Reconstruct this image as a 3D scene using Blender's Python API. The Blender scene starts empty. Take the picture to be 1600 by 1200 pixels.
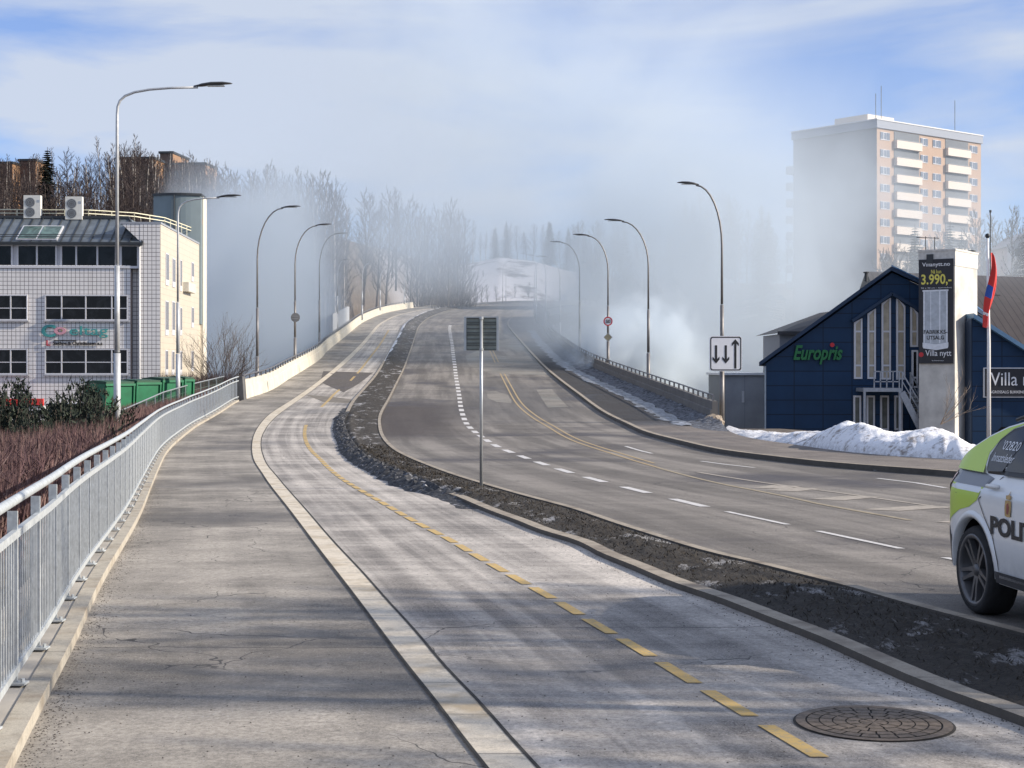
import bpy, bmesh, math, random
from mathutils import Vector, Matrix, noise
from mathutils.geometry import delaunay_2d_cdt
R = math.radians
SC = bpy.context.scene
COL = SC.collection
rnd = random.Random(7)

# ------------------------------------------------------------------ camera, sky, sun, exposure
F = 2400.0; HZ = 575.0; CX = 800.0          # focal length (px of the 1600 wide frame), horizon row, centre column
cam_d = bpy.data.cameras.new('camera'); cam = bpy.data.objects.new('camera', cam_d); COL.objects.link(cam)
cam_d.sensor_width = 36; cam_d.lens = 36 * F / 1600; cam_d.shift_y = -25 / 1600
cam_d.clip_start = 0.1; cam_d.clip_end = 6000
cam.location = (0, 0, 0); cam.rotation_euler = (R(90), 0, 0)
SC.camera = cam
SUN_EL = 25.0; SUN_BACK = 6.5                # elevation; how far the sun stands behind the camera's right
w = bpy.data.worlds.new('World'); SC.world = w; w.use_nodes = True
nt = w.node_tree; nt.nodes.clear()
def wn(t, **k):
    n = nt.nodes.new(t)
    for a, b in k.items(): setattr(n, a, b)
    return n
out = wn('ShaderNodeOutputWorld'); sky = wn('ShaderNodeTexSky', sky_type='NISHITA')
sky.sun_disc = False; sky.sun_elevation = R(SUN_EL); sky.sun_rotation = R(90 + SUN_BACK)
sky.air_density = 1.0; sky.dust_density = 0.3; sky.ozone_density = 2.5
bg = wn('ShaderNodeBackground'); bg.inputs[1].default_value = 0.112
tint = wn('ShaderNodeMixRGB', blend_type='MULTIPLY'); tint.inputs[0].default_value = 1; tint.inputs[2].default_value = (.70, .80, 1.14, 1)
cl = wn('ShaderNodeBackground'); cl.inputs[0].default_value = (.70, .78, .93, 1); cl.inputs[1].default_value = 0.66
tc = wn('ShaderNodeTexCoord'); mp = wn('ShaderNodeMapping'); mp.inputs['Scale'].default_value = (1, 1, 5.0); mp.inputs['Location'].default_value = (3.1, .4, .2)
n1 = wn('ShaderNodeTexNoise'); n1.inputs['Scale'].default_value = 3.2; n1.inputs['Detail'].default_value = 7; n1.inputs['Roughness'].default_value = .52
n1.inputs['Distortion'].default_value = .35
rp = wn('ShaderNodeMapRange'); rp.inputs[1].default_value = .40; rp.inputs[2].default_value = .57; rp.inputs[3].default_value = .16; rp.inputs[4].default_value = .95
mx = wn('ShaderNodeMixShader')
L = nt.links.new
L(tc.outputs['Generated'], mp.inputs[0]); L(mp.outputs[0], n1.inputs['Vector']); L(n1.outputs['Fac'], rp.inputs[0])
L(sky.outputs[0], tint.inputs[1]); L(tint.outputs[0], bg.inputs[0]); L(rp.outputs[0], mx.inputs[0])
L(bg.outputs[0], mx.inputs[1]); L(cl.outputs[0], mx.inputs[2]); L(mx.outputs[0], out.inputs[0])
sd = bpy.data.lights.new('sun', 'SUN'); sd.energy = 5.0; sd.angle = R(0.6); sd.color = (1, .90, .76)
sun = bpy.data.objects.new('sun', sd); COL.objects.link(sun)
sv = Vector((math.cos(R(SUN_EL)) * math.cos(R(SUN_BACK)), -math.cos(R(SUN_EL)) * math.sin(R(SUN_BACK)), math.sin(R(SUN_EL))))
sun.rotation_euler = sv.to_track_quat('Z', 'Y').to_euler()
SC.view_settings.view_transform = 'Standard'; SC.view_settings.look = 'None'
SC.view_settings.exposure = 0.44; SC.view_settings.gamma = 1
SC.render.engine = 'CYCLES'
SC.cycles.use_denoising = True
SC.cycles.max_bounces = 6; SC.cycles.diffuse_bounces = 2; SC.cycles.glossy_bounces = 2; SC.cycles.volume_bounces = 2
SC.cycles.transparent_max_bounces = 8
SC.cycles.volume_step_rate = 0.6; SC.cycles.volume_max_steps = 64

# ------------------------------------------------------------------ ground profile and picture -> place
ZP = [(-60, -1.7), (-20, -1.93), (0, -1.98), (7.8, -2.03), (13, -2.08), (23.5, -2.2), (34, -2.32), (45, -2.4), (55, -2.38), (63, -2.28), (75, -1.9), (86, -1.45),
      (106, -.4), (129, 1.1), (160, 3.1), (200, 5.9), (250, 9.3), (300, 12.5), (400, 17.3), (500, 22.0), (1200, 50)]
def pchip(P):
    xs = [p[0] for p in P]; ys = [p[1] for p in P]; n = len(P)
    h = [xs[i + 1] - xs[i] for i in range(n - 1)]; d = [(ys[i + 1] - ys[i]) / h[i] for i in range(n - 1)]
    m = [d[0]] + [0 if d[i - 1] * d[i] <= 0 else 3 * (h[i - 1] + h[i]) / ((2 * h[i] + h[i - 1]) / d[i - 1] + (h[i] + 2 * h[i - 1]) / d[i]) for i in range(1, n - 1)] + [d[-1]]
    import bisect
    def f(x):
        if x <= xs[0]: return ys[0] + m[0] * (x - xs[0])
        if x >= xs[-1]: return ys[-1] + m[-1] * (x - xs[-1])
        i = bisect.bisect_right(xs, x) - 1; t = (x - xs[i]) / h[i]
        return (ys[i] * (1 + 2 * t) * (1 - t) ** 2 + h[i] * m[i] * t * (1 - t) ** 2 + ys[i + 1] * t * t * (3 - 2 * t) + h[i] * m[i + 1] * t * t * (t - 1))
    return f
ZR = pchip(ZP)
def row_of(Y): return HZ - F * ZR(Y) / Y
def Y_of(row):
    a, b = 4.0, 560.0
    for _ in range(50):
        c = (a + b) / 2
        if row_of(c) > row: a = c
        else: b = c
    return a
def P3(px, row, Y): return Vector(((px - CX) * Y / F, Y, (HZ - row) * Y / F))
def GP(px, row):
    Y = Y_of(row); return Vector(((px - CX) * Y / F, Y, ZR(Y)))
def trace(pts, smooth=0):
    P = sorted(((Y_of(r), (x - CX) * Y_of(r) / F) for x, r in pts))
    q = [P[0]]
    for p in P[1:]:
        if p[0] - q[-1][0] > .25: q.append(p)
    f = pchip(q)
    k = min(4, len(q) - 1)
    s0 = (q[k][1] - q[0][1]) / (q[k][0] - q[0][0])
    e = (q[-1][1] - q[-2][1]) / (q[-1][0] - q[-2][0])
    y0, x0 = q[0]; y1, x1 = q[-1]
    def g(Y):
        if Y < y0: return x0 + s0 * (Y - y0)
        if Y > y1: return x1 + e * (Y - y1)
        return f(Y)
    def sm(Y):
        h = max(.25, Y * .035)
        return (g(Y - h) + 2 * g(Y) + g(Y + h)) / 4
    return sm
fA = trace([(22, 1198), (54, 1133), (83, 1075), (121, 1000), (144, 946), (167, 900), (194, 854), (217, 812), (237, 762), (250, 730), (262, 707), (282, 687), (312, 664), (350, 642),
            (380, 624), (417, 613), (450, 593), (475, 578), (500, 562), (510, 550), (532, 532), (550, 517), (570, 502), (595, 491), (620, 485), (645, 481), (672, 478), (705, 475), (750, 472.5), (800, 470)])
fBl = trace([(760, 1198), (733, 1165), (687, 1103), (643, 1048), (600, 992), (560, 938), (500, 860), (455, 800), (422, 758), (408, 737), (398, 722), (394, 707), (394, 693), (398, 677), (407, 662),
             (420, 648), (443, 633), (475, 612), (517, 580), (540, 560), (560, 541), (577, 522), (595, 504), (614, 494), (638, 488), (668, 482), (700, 478), (735, 474), (790, 470.5)])
fBr = trace([(837, 1200), (800, 1160), (750, 1102), (697, 1047), (647, 987), (607, 943), (567, 897), (523, 850), (480, 800), (443, 758), (430, 742), (418, 728), (411, 713), (407.5, 698), (409, 682),
             (417, 667), (430, 652), (453, 635), (484, 613), (526, 580), (549, 560), (567.5, 541), (583, 522), (600, 504), (619, 494), (643, 488), (672, 482), (703, 478), (738, 474), (793, 470.5)])
fC = trace([(1244, 1162), (1139, 1100), (1056, 1050), (989, 1009), (932, 977), (880, 945), (843, 924), (808, 905), (777, 887), (748, 871), (702, 843), (663, 823), (632, 806), (600, 787), (570, 770), (537, 750),
            (512, 730), (500, 717), (487, 705), (479, 692), (476, 680), (477, 668), (482, 657), (492, 647), (502, 636), (512, 627), (525, 613), (542, 600), (557, 585), (577, 560), (592, 541), (605, 520), (617, 504), (635, 494)])
fD = trace([(1753, 1200), (1600, 1135), (1543, 1115), (1447, 1080), (1359, 1041), (1276, 1003), (1180, 966), (1136, 947), (1044, 916), (987, 890), (935, 870), (900, 849), (850, 837), (812, 820), (775, 807),
            (737, 791), (700, 775), (662, 767), (625, 752), (587, 735), (555, 715), (542, 697), (532, 675), (531, 662), (540, 645), (550, 627), (565, 610), (583, 590), (600, 562), (612, 540), (622, 522),
            (632, 505), (648, 495), (670, 486), (692, 481), (715, 478), (750, 474.5), (800, 471.5)])
fE = trace([(1600, 997), (1500, 971), (1425, 951), (1350, 928), (1256, 904), (1200, 889), (1125, 872), (1050, 849), (975, 825), (900, 799), (850, 786), (800, 772), (750, 757), (712, 745), (675, 731),
            (642, 717), (620, 705), (603, 688), (596, 670), (596, 650), (609, 625), (621, 600), (633, 575), (642, 550), (650, 525), (658, 507), (670, 497), (690, 489), (715, 482), (745, 477.5), (800, 473.5)])
fF = trace([(1600, 897), (1453, 867), (1291, 833), (1250, 824), (1132, 799), (1056, 781), (966, 759), (892, 739), (848, 725), (807, 710), (775, 697), (756, 685), (741, 674), (730, 664), (725, 654), (722, 645),
            (720, 637), (718, 622), (715.5, 606), (713, 592), (711, 575), (708, 553), (706, 535), (703, 518), (704, 507), (712, 499), (725, 492)])
fG = trace([(1700, 862), (1500, 824), (1387, 804), (1290, 787), (1226, 772), (1162, 761), (1087, 744), (1031, 729), (964, 709), (900, 688), (862, 667), (832, 649), (815, 635), (795, 603), (784, 582), (772, 557),
            (764, 540), (757, 525), (753, 510), (757, 500), (770, 492)])
fH = trace([(1750, 782), (1600, 757), (1500, 746), (1390, 738), (1282, 729), (1207, 720), (1125, 709), (1061, 694), (1012, 681), (975, 664), (938, 645), (905, 620), (880, 601), (857, 582), (835, 560), (815, 537),
            (799, 518), (792, 507), (798, 497), (820, 490), (850, 482.5), (900, 476.5)])
fI = trace([(1700, 745), (1500, 726), (1350, 716), (1237, 700), (1162, 688), (1110, 664), (1075, 648), (1040, 632), (990, 610), (940, 588), (900, 566), (870, 541), (855, 525), (846, 513), (838, 503), (834, 497), (835, 491), (846, 485), (872, 479.5), (930, 475)])

# ------------------------------------------------------------------ materials
MATS = {}
class NB:
    def __init__(s, name):
        m = bpy.data.materials.new(name); m.use_nodes = True; s.m = m; s.t = m.node_tree
        s.b = s.t.nodes['Principled BSDF']; s.o = s.t.nodes['Material Output']
    def n(s, t, **k):
        x = s.t.nodes.new(t)
        for a, b in k.items():
            if a.startswith('i_'): x.inputs[a[2:]].default_value = b
            else: setattr(x, a, b)
        return x
    def l(s, a, b): s.t.links.new(a, b)
    def math(s, op, a, b=None, clamp=False):
        x = s.n('ShaderNodeMath', operation=op, use_clamp=clamp)
        for i, v in enumerate((a, b)):
            if v is None: continue
            if hasattr(v, 'links'): s.l(v, x.inputs[i])
            else: x.inputs[i].default_value = v
        return x.outputs[0]
    def mix(s, f, a, b, mode='MIX'):
        x = s.n('ShaderNodeMixRGB', blend_type=mode)
        for i, v in enumerate((f, a, b)):
            if hasattr(v, 'links'): s.l(v, x.inputs[i])
            else: x.inputs[i].default_value = v if i == 0 else (*v, 1)
        return x.outputs[0]
    def ramp(s, v, a, b, lo=0, hi=1):
        x = s.n('ShaderNodeMapRange'); s.l(v, x.inputs[0])
        for i, q in enumerate((a, b, lo, hi)): x.inputs[i + 1].default_value = q
        return x.outputs[0]
    def noise(s, vec, scale, detail=4, rough=.55, stretch=None, dist=0):
        if stretch:
            mp = s.n('ShaderNodeMapping'); mp.inputs['Scale'].default_value = stretch; s.l(vec, mp.inputs[0]); vec = mp.outputs[0]
        x = s.n('ShaderNodeTexNoise'); x.inputs['Scale'].default_value = scale; x.inputs['Detail'].default_value = detail
        x.inputs['Roughness'].default_value = rough; x.inputs['Distortion'].default_value = dist
        s.l(vec, x.inputs['Vector']); return x.outputs['Fac']
    def obj(s): return s.n('ShaderNodeTexCoord').outputs['Object']
    def uv(s): return s.n('ShaderNodeTexCoord').outputs['UV']
    def pos(s): return s.n('ShaderNodeNewGeometry').outputs['Position']
    def bump(s, h, st=.3, d=.02):
        x = s.n('ShaderNodeBump'); x.inputs['Strength'].default_value = st; x.inputs['Distance'].default_value = d
        s.l(h, x.inputs['Height']); s.l(x.outputs[0], s.b.inputs['Normal'])
def M(name, col, rough=.6, metal=0, var=.12, scale=6, spec=.5, bump=0, coat=0, stretch=None):
    if name in MATS: return MATS[name]
    b = NB(name); f = b.noise(b.obj(), scale, 5, .6, stretch)
    lo = tuple(c * (1 - var) for c in col); hi = tuple(min(1, c * (1 + var)) for c in col)
    b.l(b.mix(b.ramp(f, .3, .7), lo, hi), b.b.inputs['Base Color'])
    b.b.inputs['Roughness'].default_value = rough; b.b.inputs['Metallic'].default_value = metal
    b.b.inputs['Specular IOR Level'].default_value = spec; b.b.inputs['Coat Weight'].default_value = coat
    if bump: b.bump(b.noise(b.obj(), scale * 6, 4), bump, .01)
    MATS[name] = b.m; return b.m

# ------------------------------------------------------------------ mesh helpers
class MB:
    def __init__(s): s.v = []; s.f = []; s.uv = []; s.mi = []; s.cur = 0
    def face(s, pts, uv=None):
        i = len(s.v); s.v += [tuple(p) for p in pts]; s.f.append(tuple(range(i, i + len(pts)))); s.mi.append(s.cur)
    def box(s, x0, x1, y0, y1, z0, z1, M=None):
        c = [(x0, y0, z0), (x1, y0, z0), (x1, y1, z0), (x0, y1, z0), (x0, y0, z1), (x1, y0, z1), (x1, y1, z1), (x0, y1, z1)]
        if M is not None: c = [tuple(M @ Vector(p)) for p in c]
        i = len(s.v); s.v += c
        s.f += [tuple(i + k for k in q) for q in ((3, 2, 1, 0), (4, 5, 6, 7), (0, 1, 5, 4), (1, 2, 6, 5), (2, 3, 7, 6), (3, 0, 4, 7))]; s.mi += [s.cur] * 6
        return s
    def bar(s, a, b, w, h=None, up=(0, 0, 1)):
        a = Vector(a); b = Vector(b); d = b - a; L = d.length
        if L < 1e-6: return s
        d.normalize(); up = Vector(up)
        if abs(d.dot(up)) > .98: up = Vector((1, 0, 0))
        x = d.cross(up).normalized(); z = x.cross(d).normalized(); h = h or w
        Mx = Matrix((x, d, z)).transposed().to_4x4(); Mx.translation = a
        return s.box(-w / 2, w / 2, 0, L, -h / 2, h / 2, Mx)
    def tube(s, pts, r, n=8, cap=True):
        pts = [Vector(p) for p in pts]; N = len(pts)
        if not isinstance(r, (list, tuple)): r = [r] * N
        i0 = len(s.v); prev = None
        for k, p in enumerate(pts):
            d = (pts[min(k + 1, N - 1)] - pts[max(k - 1, 0)]).normalized()
            ref = Vector((0, 0, 1)) if abs(d.z) < .9 else Vector((1, 0, 0))
            if prev is not None: ref = prev
            x = d.cross(ref).normalized(); 
            y = d.cross(x).normalized(); prev = -y if False else ref
            for j in range(n):
                a = 2 * math.pi * j / n
                s.v.append(tuple(p + (x * math.cos(a) + y * math.sin(a)) * r[k]))
        for k in range(N - 1):
            for j in range(n):
                a = i0 + k * n + j; b = i0 + k * n + (j + 1) % n
                s.f.append((a, b, b + n, a + n)); s.mi.append(s.cur)
        if cap:
            s.f.append(tuple(i0 + j for j in range(n))[::-1]); s.mi.append(s.cur)
            s.f.append(tuple(i0 + (N - 1) * n + j for j in range(n))); s.mi.append(s.cur)
        return s
    def prism(s, poly, M, d):   # poly: list of (x,z) in local, extruded local y 0..d
        n = len(poly); i = len(s.v)
        for y in (0, d): s.v += [tuple(M @ Vector((x, y, z))) for x, z in poly]
        s.f.append(tuple(range(i, i + n))); s.mi.append(s.cur); s.f.append(tuple(range(i + n, i + 2 * n))[::-1]); s.mi.append(s.cur)
        for k in range(n):
            q = (k + 1) % n; s.f.append((i + k, i + n + k, i + n + q, i + q)); s.mi.append(s.cur)
        return s
    def grid(s, rows):          # rows of equal length
        i = len(s.v); n = len(rows[0])
        for r in rows: s.v += [tuple(p) for p in r]
        for a in range(len(rows) - 1):
            for b in range(n - 1):
                k = i + a * n + b; s.f.append((k, k + 1, k + n + 1, k + n)); s.mi.append(s.cur)
        return s
    def build(s, name, mat, parent=None, smooth=False, fix=True):
        me = bpy.data.meshes.new(name); me.from_pydata(s.v, [], s.f); 
        for m in (mat if isinstance(mat, (list, tuple)) else [mat]): me.materials.append(m)
        if isinstance(mat, (list, tuple)) and len(mat) > 1: me.polygons.foreach_set('material_index', s.mi)
        if s.uv:
            u = me.uv_layers.new(name='UVMap')
            for lp in me.loops: u.data[lp.index].uv = s.uv[lp.vertex_index]
        if fix:
            bm = bmesh.new(); bm.from_mesh(me); bmesh.ops.recalc_face_normals(bm, faces=bm.faces); bm.to_mesh(me); bm.free()
        if smooth: me.polygons.foreach_set('use_smooth', [True] * len(me.polygons))
        me.update()
        o = bpy.data.objects.new(name, me); COL.objects.link(o)
        if parent is not None: o.parent = parent
        return o
def tag(o, label=None, cat=None, group=None, kind=None):
    if label: o['label'] = label
    if cat: o['category'] = cat
    if group: o['group'] = group
    if kind: o['kind'] = kind
    return o
def empty(name, loc=(0, 0, 0), rz=0, label=None, cat=None, group=None):
    o = bpy.data.objects.new(name, None); COL.objects.link(o); o.location = loc; o.rotation_euler = (0, 0, rz); o.empty_display_size = .3
    return tag(o, label, cat, group)
def copy_tree(o, parent=None):
    c = o.copy(); COL.objects.link(c)
    if parent is not None: c.parent = parent
    for ch in list(o.children): copy_tree(ch, c)
    return c
FONTS = {}
def text_obj(name, s, size, mat, parent, loc, rot=(R(90), 0, 0), ext=.01, align='LEFT', sx=1, bold=0):
    c = bpy.data.curves.new(name, 'FONT'); c.body = s; c.size = size; c.extrude = ext; c.align_x = align; c.offset = bold
    c.resolution_u = 3
    o = bpy.data.objects.new(name, c); COL.objects.link(o)
    dg = bpy.context.evaluated_depsgraph_get(); me = bpy.data.meshes.new_from_object(o.evaluated_get(dg))
    COL.objects.unlink(o); bpy.data.objects.remove(o)
    me.materials.clear(); me.materials.append(mat)
    for v in me.vertices: v.co.x *= sx
    q = bpy.data.objects.new(name, me); COL.objects.link(q); q.parent = parent; q.location = loc; q.rotation_euler = rot
    return q
def frange(a, b, s):
    r = []
    while a < b - 1e-6: r.append(a); a += s
    return r + [b]
YS = frange(-14, 30, .5) + frange(30.75, 90, .75) + frange(92, 200, 2) + frange(205, 400, 5)
def ribbon(name, fl, fr, mat, dz=0.0, nx=4, Ys=YS, nz=None, skirt=0):
    m = MB(); s = 0; rows = []; py = None
    for Y in Ys:
        xl, xr = fl(Y), fr(Y); z = ZR(Y) + dz
        c = Vector(((xl + xr) / 2, Y, z))
        if py is not None: s += (c - py).length
        py = c
        row = []
        for k in range(nx + 1):
            t = k / nx; x = xl + (xr - xl) * t
            row.append((x, Y, z + (nz(x, Y, t) if nz else 0))); m.uv.append((t * (xr - xl), s))
        rows.append(row)
    m.grid(rows)
    if skirt:
        for side, k in ((fl, 0), (fr, nx)):
            a = [r[k] for r in rows]; b = [(p[0], p[1], p[2] - skirt) for p in a]
            i = len(m.v); m.grid([a, b]); m.uv += [(0, 0)] * (len(m.v) - i)
    o = m.build(name, mat, fix=False)
    o.data.polygons.foreach_set('use_smooth', [not skirt] * len(o.data.polygons))
    return o
def off(f, d): return lambda Y: f(Y) + d
def lerpf(f, g, t): return lambda Y: f(Y) * (1 - t) + g(Y) * t
def ss(a, b, x):
    t = max(0, min(1, (x - a) / (b - a))); return t * t * (3 - 2 * t)
def nz2(x, y, s=1.0, o=0): return noise.noise(Vector((x * s, y * s, o * 7.3)))
# ------------------------------------------------------------------ surface materials
def road_mat(name, base, salt, stain, streak_amt, dirt, u_tr=3.0, seam=8.0, wear=.5, near=1.0, extra=()):
    b = NB(name); uv = b.uv(); pos = b.pos()
    col = b.mix(b.ramp(b.noise(pos, 75, 4, .8), .36, .64), tuple(c * .30 for c in base), tuple(c * 1.75 for c in base))
    col = b.mix(b.ramp(b.noise(pos, 34, 4, .8), .585, .63), col, tuple(c * .35 for c in base))
    blot = b.ramp(b.noise(pos, .42, 8, .70), .41, .60)
    st = b.ramp(b.noise(uv, 1.0, 5, .6, stretch=(u_tr, .05, 1)), .42, .60)
    st2 = b.ramp(b.noise(uv, 1.0, 6, .7, stretch=(.3, 3.2, 1)), .4, .68)
    fine = b.ramp(b.noise(pos, 22, 6, .85), .36, .66)
    s = b.math('MULTIPLY', b.math('ADD', b.math('MULTIPLY', st, streak_amt), b.math('MULTIPLY', blot, 1 - streak_amt)), b.math('ADD', b.math('MULTIPLY', fine, .85), .22))
    s = b.math('ADD', s, b.math('MULTIPLY', st2, .18))
    s = b.math('MULTIPLY', s, wear, True)
    col = b.mix(s, col, salt)
    dm = b.ramp(b.noise(pos, .17, 5, .6), .52, .66)
    col = b.mix(b.math('MULTIPLY', dm, dirt), col, stain)
    for q_ in extra: col = q_(b, pos, col)
    sp = b.ramp(b.noise(pos, 60, 2, .5), .685, .71)
    col = b.mix(b.math('MULTIPLY', sp, .55), col, (.55, .55, .56))
    # thin transverse joints and cracks
    sep = b.n('ShaderNodeSeparateXYZ'); b.l(uv, sep.inputs[0])
    wob = b.noise(pos, 1.2, 3, .6)
    v = b.math('ADD', sep.outputs[1], b.math('MULTIPLY', wob, .25))
    fr = b.math('FRACT', b.math('DIVIDE', v, seam))
    jl = b.math('LESS_THAN', fr, .022 / seam)
    vor = b.n('ShaderNodeTexVoronoi', feature='DISTANCE_TO_EDGE'); vor.inputs['Scale'].default_value = .55
    vv = b.n('ShaderNodeVectorMath', operation='ADD'); nn = b.n('ShaderNodeTexNoise'); nn.inputs['Scale'].default_value = 1.1; nn.inputs['Detail'].default_value = 3
    b.l(pos, nn.inputs['Vector']); b.l(pos, vv.inputs[0]); b.l(nn.outputs['Color'], vv.inputs[1]); b.l(vv.outputs[0], vor.inputs['Vector'])
    cr = b.math('MULTIPLY', b.math('LESS_THAN', vor.outputs['Distance'], .0035), b.ramp(b.noise(pos, .3, 2), .5, .56))
    col = b.mix(b.math('MULTIPLY', b.math('MAXIMUM', jl, cr), .75), col, (.025, .025, .028))
    b.l(col, b.b.inputs['Base Color'])
    b.l(b.ramp(dm, 0, 1, .92, .62), b.b.inputs['Roughness'])
    b.b.inputs['Specular IOR Level'].default_value = .35
    b.bump(b.noise(pos, 95, 4, .75), .55, .006)
    return b.m
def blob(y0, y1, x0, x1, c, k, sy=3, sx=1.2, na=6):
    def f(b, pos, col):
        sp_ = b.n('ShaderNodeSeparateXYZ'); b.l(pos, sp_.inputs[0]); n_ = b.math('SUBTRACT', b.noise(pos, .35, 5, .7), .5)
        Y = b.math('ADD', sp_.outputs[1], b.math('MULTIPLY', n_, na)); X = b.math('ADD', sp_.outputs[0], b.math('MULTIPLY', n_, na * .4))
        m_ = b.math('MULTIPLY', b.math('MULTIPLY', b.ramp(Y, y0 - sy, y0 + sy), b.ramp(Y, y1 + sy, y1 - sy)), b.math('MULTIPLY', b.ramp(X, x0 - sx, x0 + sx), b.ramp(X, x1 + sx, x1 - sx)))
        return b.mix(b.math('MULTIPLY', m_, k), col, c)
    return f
mFOOT = road_mat('asphalt footpath', (.152, .140, .124), (.50, .455, .395), (.072, .064, .056), .2, .65, 2.0, 13, .95)
mBIKE = road_mat('salted bike path asphalt', (.165, .152, .140), (.72, .66, .59), (.115, .107, .10), .45, .5, 3.4, 9, 1.0)
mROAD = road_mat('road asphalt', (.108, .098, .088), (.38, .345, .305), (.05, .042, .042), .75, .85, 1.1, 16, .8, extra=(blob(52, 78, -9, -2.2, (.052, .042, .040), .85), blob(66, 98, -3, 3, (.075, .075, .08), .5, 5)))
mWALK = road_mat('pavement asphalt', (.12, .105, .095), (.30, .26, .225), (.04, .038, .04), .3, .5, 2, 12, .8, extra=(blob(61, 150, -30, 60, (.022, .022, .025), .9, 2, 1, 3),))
def granite(name, c, c2, L_=.98):
    b = NB(name); pos = b.pos(); uv = b.uv()
    col = b.mix(b.ramp(b.noise(pos, 90, 4, .8), .35, .65), tuple(x * .8 for x in c), tuple(x * 1.15 for x in c))
    col = b.mix(b.ramp(b.noise(pos, 2.2, 4, .6), .48, .7), col, c2)
    col = b.mix(b.math('MULTIPLY', b.ramp(b.noise(pos, 7, 6, .85), .50, .64), .6), col, tuple(x * .45 for x in c))
    sep = b.n('ShaderNodeSeparateXYZ'); b.l(uv, sep.inputs[0])
    fr = b.math('FRACT', b.math('ADD', b.math('DIVIDE', sep.outputs[1], L_), b.math('MULTIPLY', b.noise(pos, 3, 2), .012)))
    col = b.mix(b.math('MULTIPLY', b.math('LESS_THAN', fr, .014 / L_), .8), col, (.04, .038, .036))
    b.l(col, b.b.inputs['Base Color']); b.b.inputs['Roughness'].default_value = .85
    b.bump(b.noise(pos, 60, 4), .4, .006); return b.m
mSTRIP = granite('pale kerb stone', (.64, .57, .46), (.42, .34, .23))
mKERBL = granite('worn pale kerb concrete', (.44, .40, .33), (.30, .25, .19), 4.2)
mKERB = granite('kerb stone', (.36, .31, .245), (.19, .155, .12))
mGAP = M('dark joint dirt', (.03, .028, .026), .95, var=.5, scale=9)
mCONC = M('weathered concrete', (.42, .39, .34), .85, var=.25, scale=1.3, bump=.3)
def earth_mat():
    b = NB('winter verge soil and grass'); pos = b.pos(); uv = b.uv()
    col = b.mix(b.ramp(b.noise(pos, 26, 5, .8), .35, .65), (.014, .013, .013), (.070, .058, .045))
    col = b.mix(b.ramp(b.noise(pos, 5, 4, .6), .5, .7), col, (.05, .042, .034))
    sn = b.ramp(b.noise(pos, 1.5, 6, .78, stretch=(1, .40, 1)), .55, .63)
    col = b.mix(b.math('MULTIPLY', sn, .75), col, (.50, .49, .49))
    b.l(col, b.b.inputs['Base Color']); b.b.inputs['Roughness'].default_value = .95
    b.bump(b.noise(pos, 30, 5, .8), 1, .04); return b.m
mVERGE = earth_mat()
def terrain_mat():
    b = NB('winter ground'); pos = b.pos(); 
    col = b.mix(b.ramp(b.noise(pos, 1.3, 6, .7), .35, .65), (.055, .042, .034), (.15, .12, .09))
    sep = b.n('ShaderNodeSeparateXYZ'); b.l(pos, sep.inputs[0])
    far = b.ramp(sep.outputs[1], 405, 435)
    sn = b.ramp(b.noise(pos, .09, 7, .72), .40, .50)
    sn2 = b.ramp(b.noise(pos, .35, 7, .7), .60, .68)
    s = b.math('ADD', b.math('MULTIPLY', sn, far), b.math('MULTIPLY', sn2, .8), True)
    lim = b.math('MULTIPLY', b.ramp(sep.outputs[0], -26, -17), b.ramp(sep.outputs[0], 22, 10))
    s = b.math('MULTIPLY', s, b.math('MAXIMUM', lim, .35)); col = b.mix(s, col, (.70, .68, .70))
    b.l(col, b.b.inputs['Base Color']); b.b.inputs['Roughness'].default_value = .95; return b.m
mTERR = terrain_mat()
def snow_mat(name='dirty snow', dirt=.5):
    b = NB(name); pos = b.pos()
    col = b.mix(b.ramp(b.noise(pos, 3, 7, .75), .52, .63), (.86, .86, .88), (.30, .26, .23))
    col = b.mix(b.ramp(b.noise(pos, 14, 4, .7), .2, .8), tuple(.82 for _ in range(3)), (1, 1, 1), ) if False else col
    sep = b.n('ShaderNodeSeparateXYZ'); b.l(b.n('ShaderNodeTexCoord').outputs['Object'], sep.inputs[0])
    lo = b.ramp(sep.outputs[2], .0, .45, dirt, 0)
    lo2 = b.math('MULTIPLY', lo, b.ramp(b.noise(pos, 9, 5, .8), .42, .56))
    col = b.mix(lo2, col, (.10, .085, .075))
    b.l(col, b.b.inputs['Base Color']); b.b.inputs['Roughness'].default_value = .8
    b.b.inputs['Subsurface Weight'].default_value = 0
    b.bump(b.noise(pos, 11, 6, .7), .6, .05); return b.m
mSNOW = snow_mat()
def worn(name, c, g, a=.47, k=.60):
    b = NB(name); pos = b.pos(); n_ = b.ramp(b.noise(pos, 26, 6, .85), a, k)
    b.l(b.mix(b.math('MULTIPLY', n_, .8), b.mix(b.ramp(b.noise(pos, 3, 4), .3, .7), tuple(x * .8 for x in c), c), g), b.b.inputs['Base Color']); b.b.inputs['Roughness'].default_value = .85; return b.m
mWPAINT = worn('worn white road paint', (.66, .64, .62), (.22, .21, .20), .52, .64)
mYPAINT2 = worn('thin worn yellow paint', (.50, .36, .17), (.22, .19, .16), .44, .60)
mYPAINT = worn('worn yellow road paint', (.62, .42, .14), (.30, .27, .22), .48, .62)
mFPAINT = M('faded yellow paint', (.30, .25, .17), .85, var=.35, scale=9)
mGPAINT = M('faded pale road paint', (.34, .30, .25), .8, var=.3, scale=8)

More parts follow.
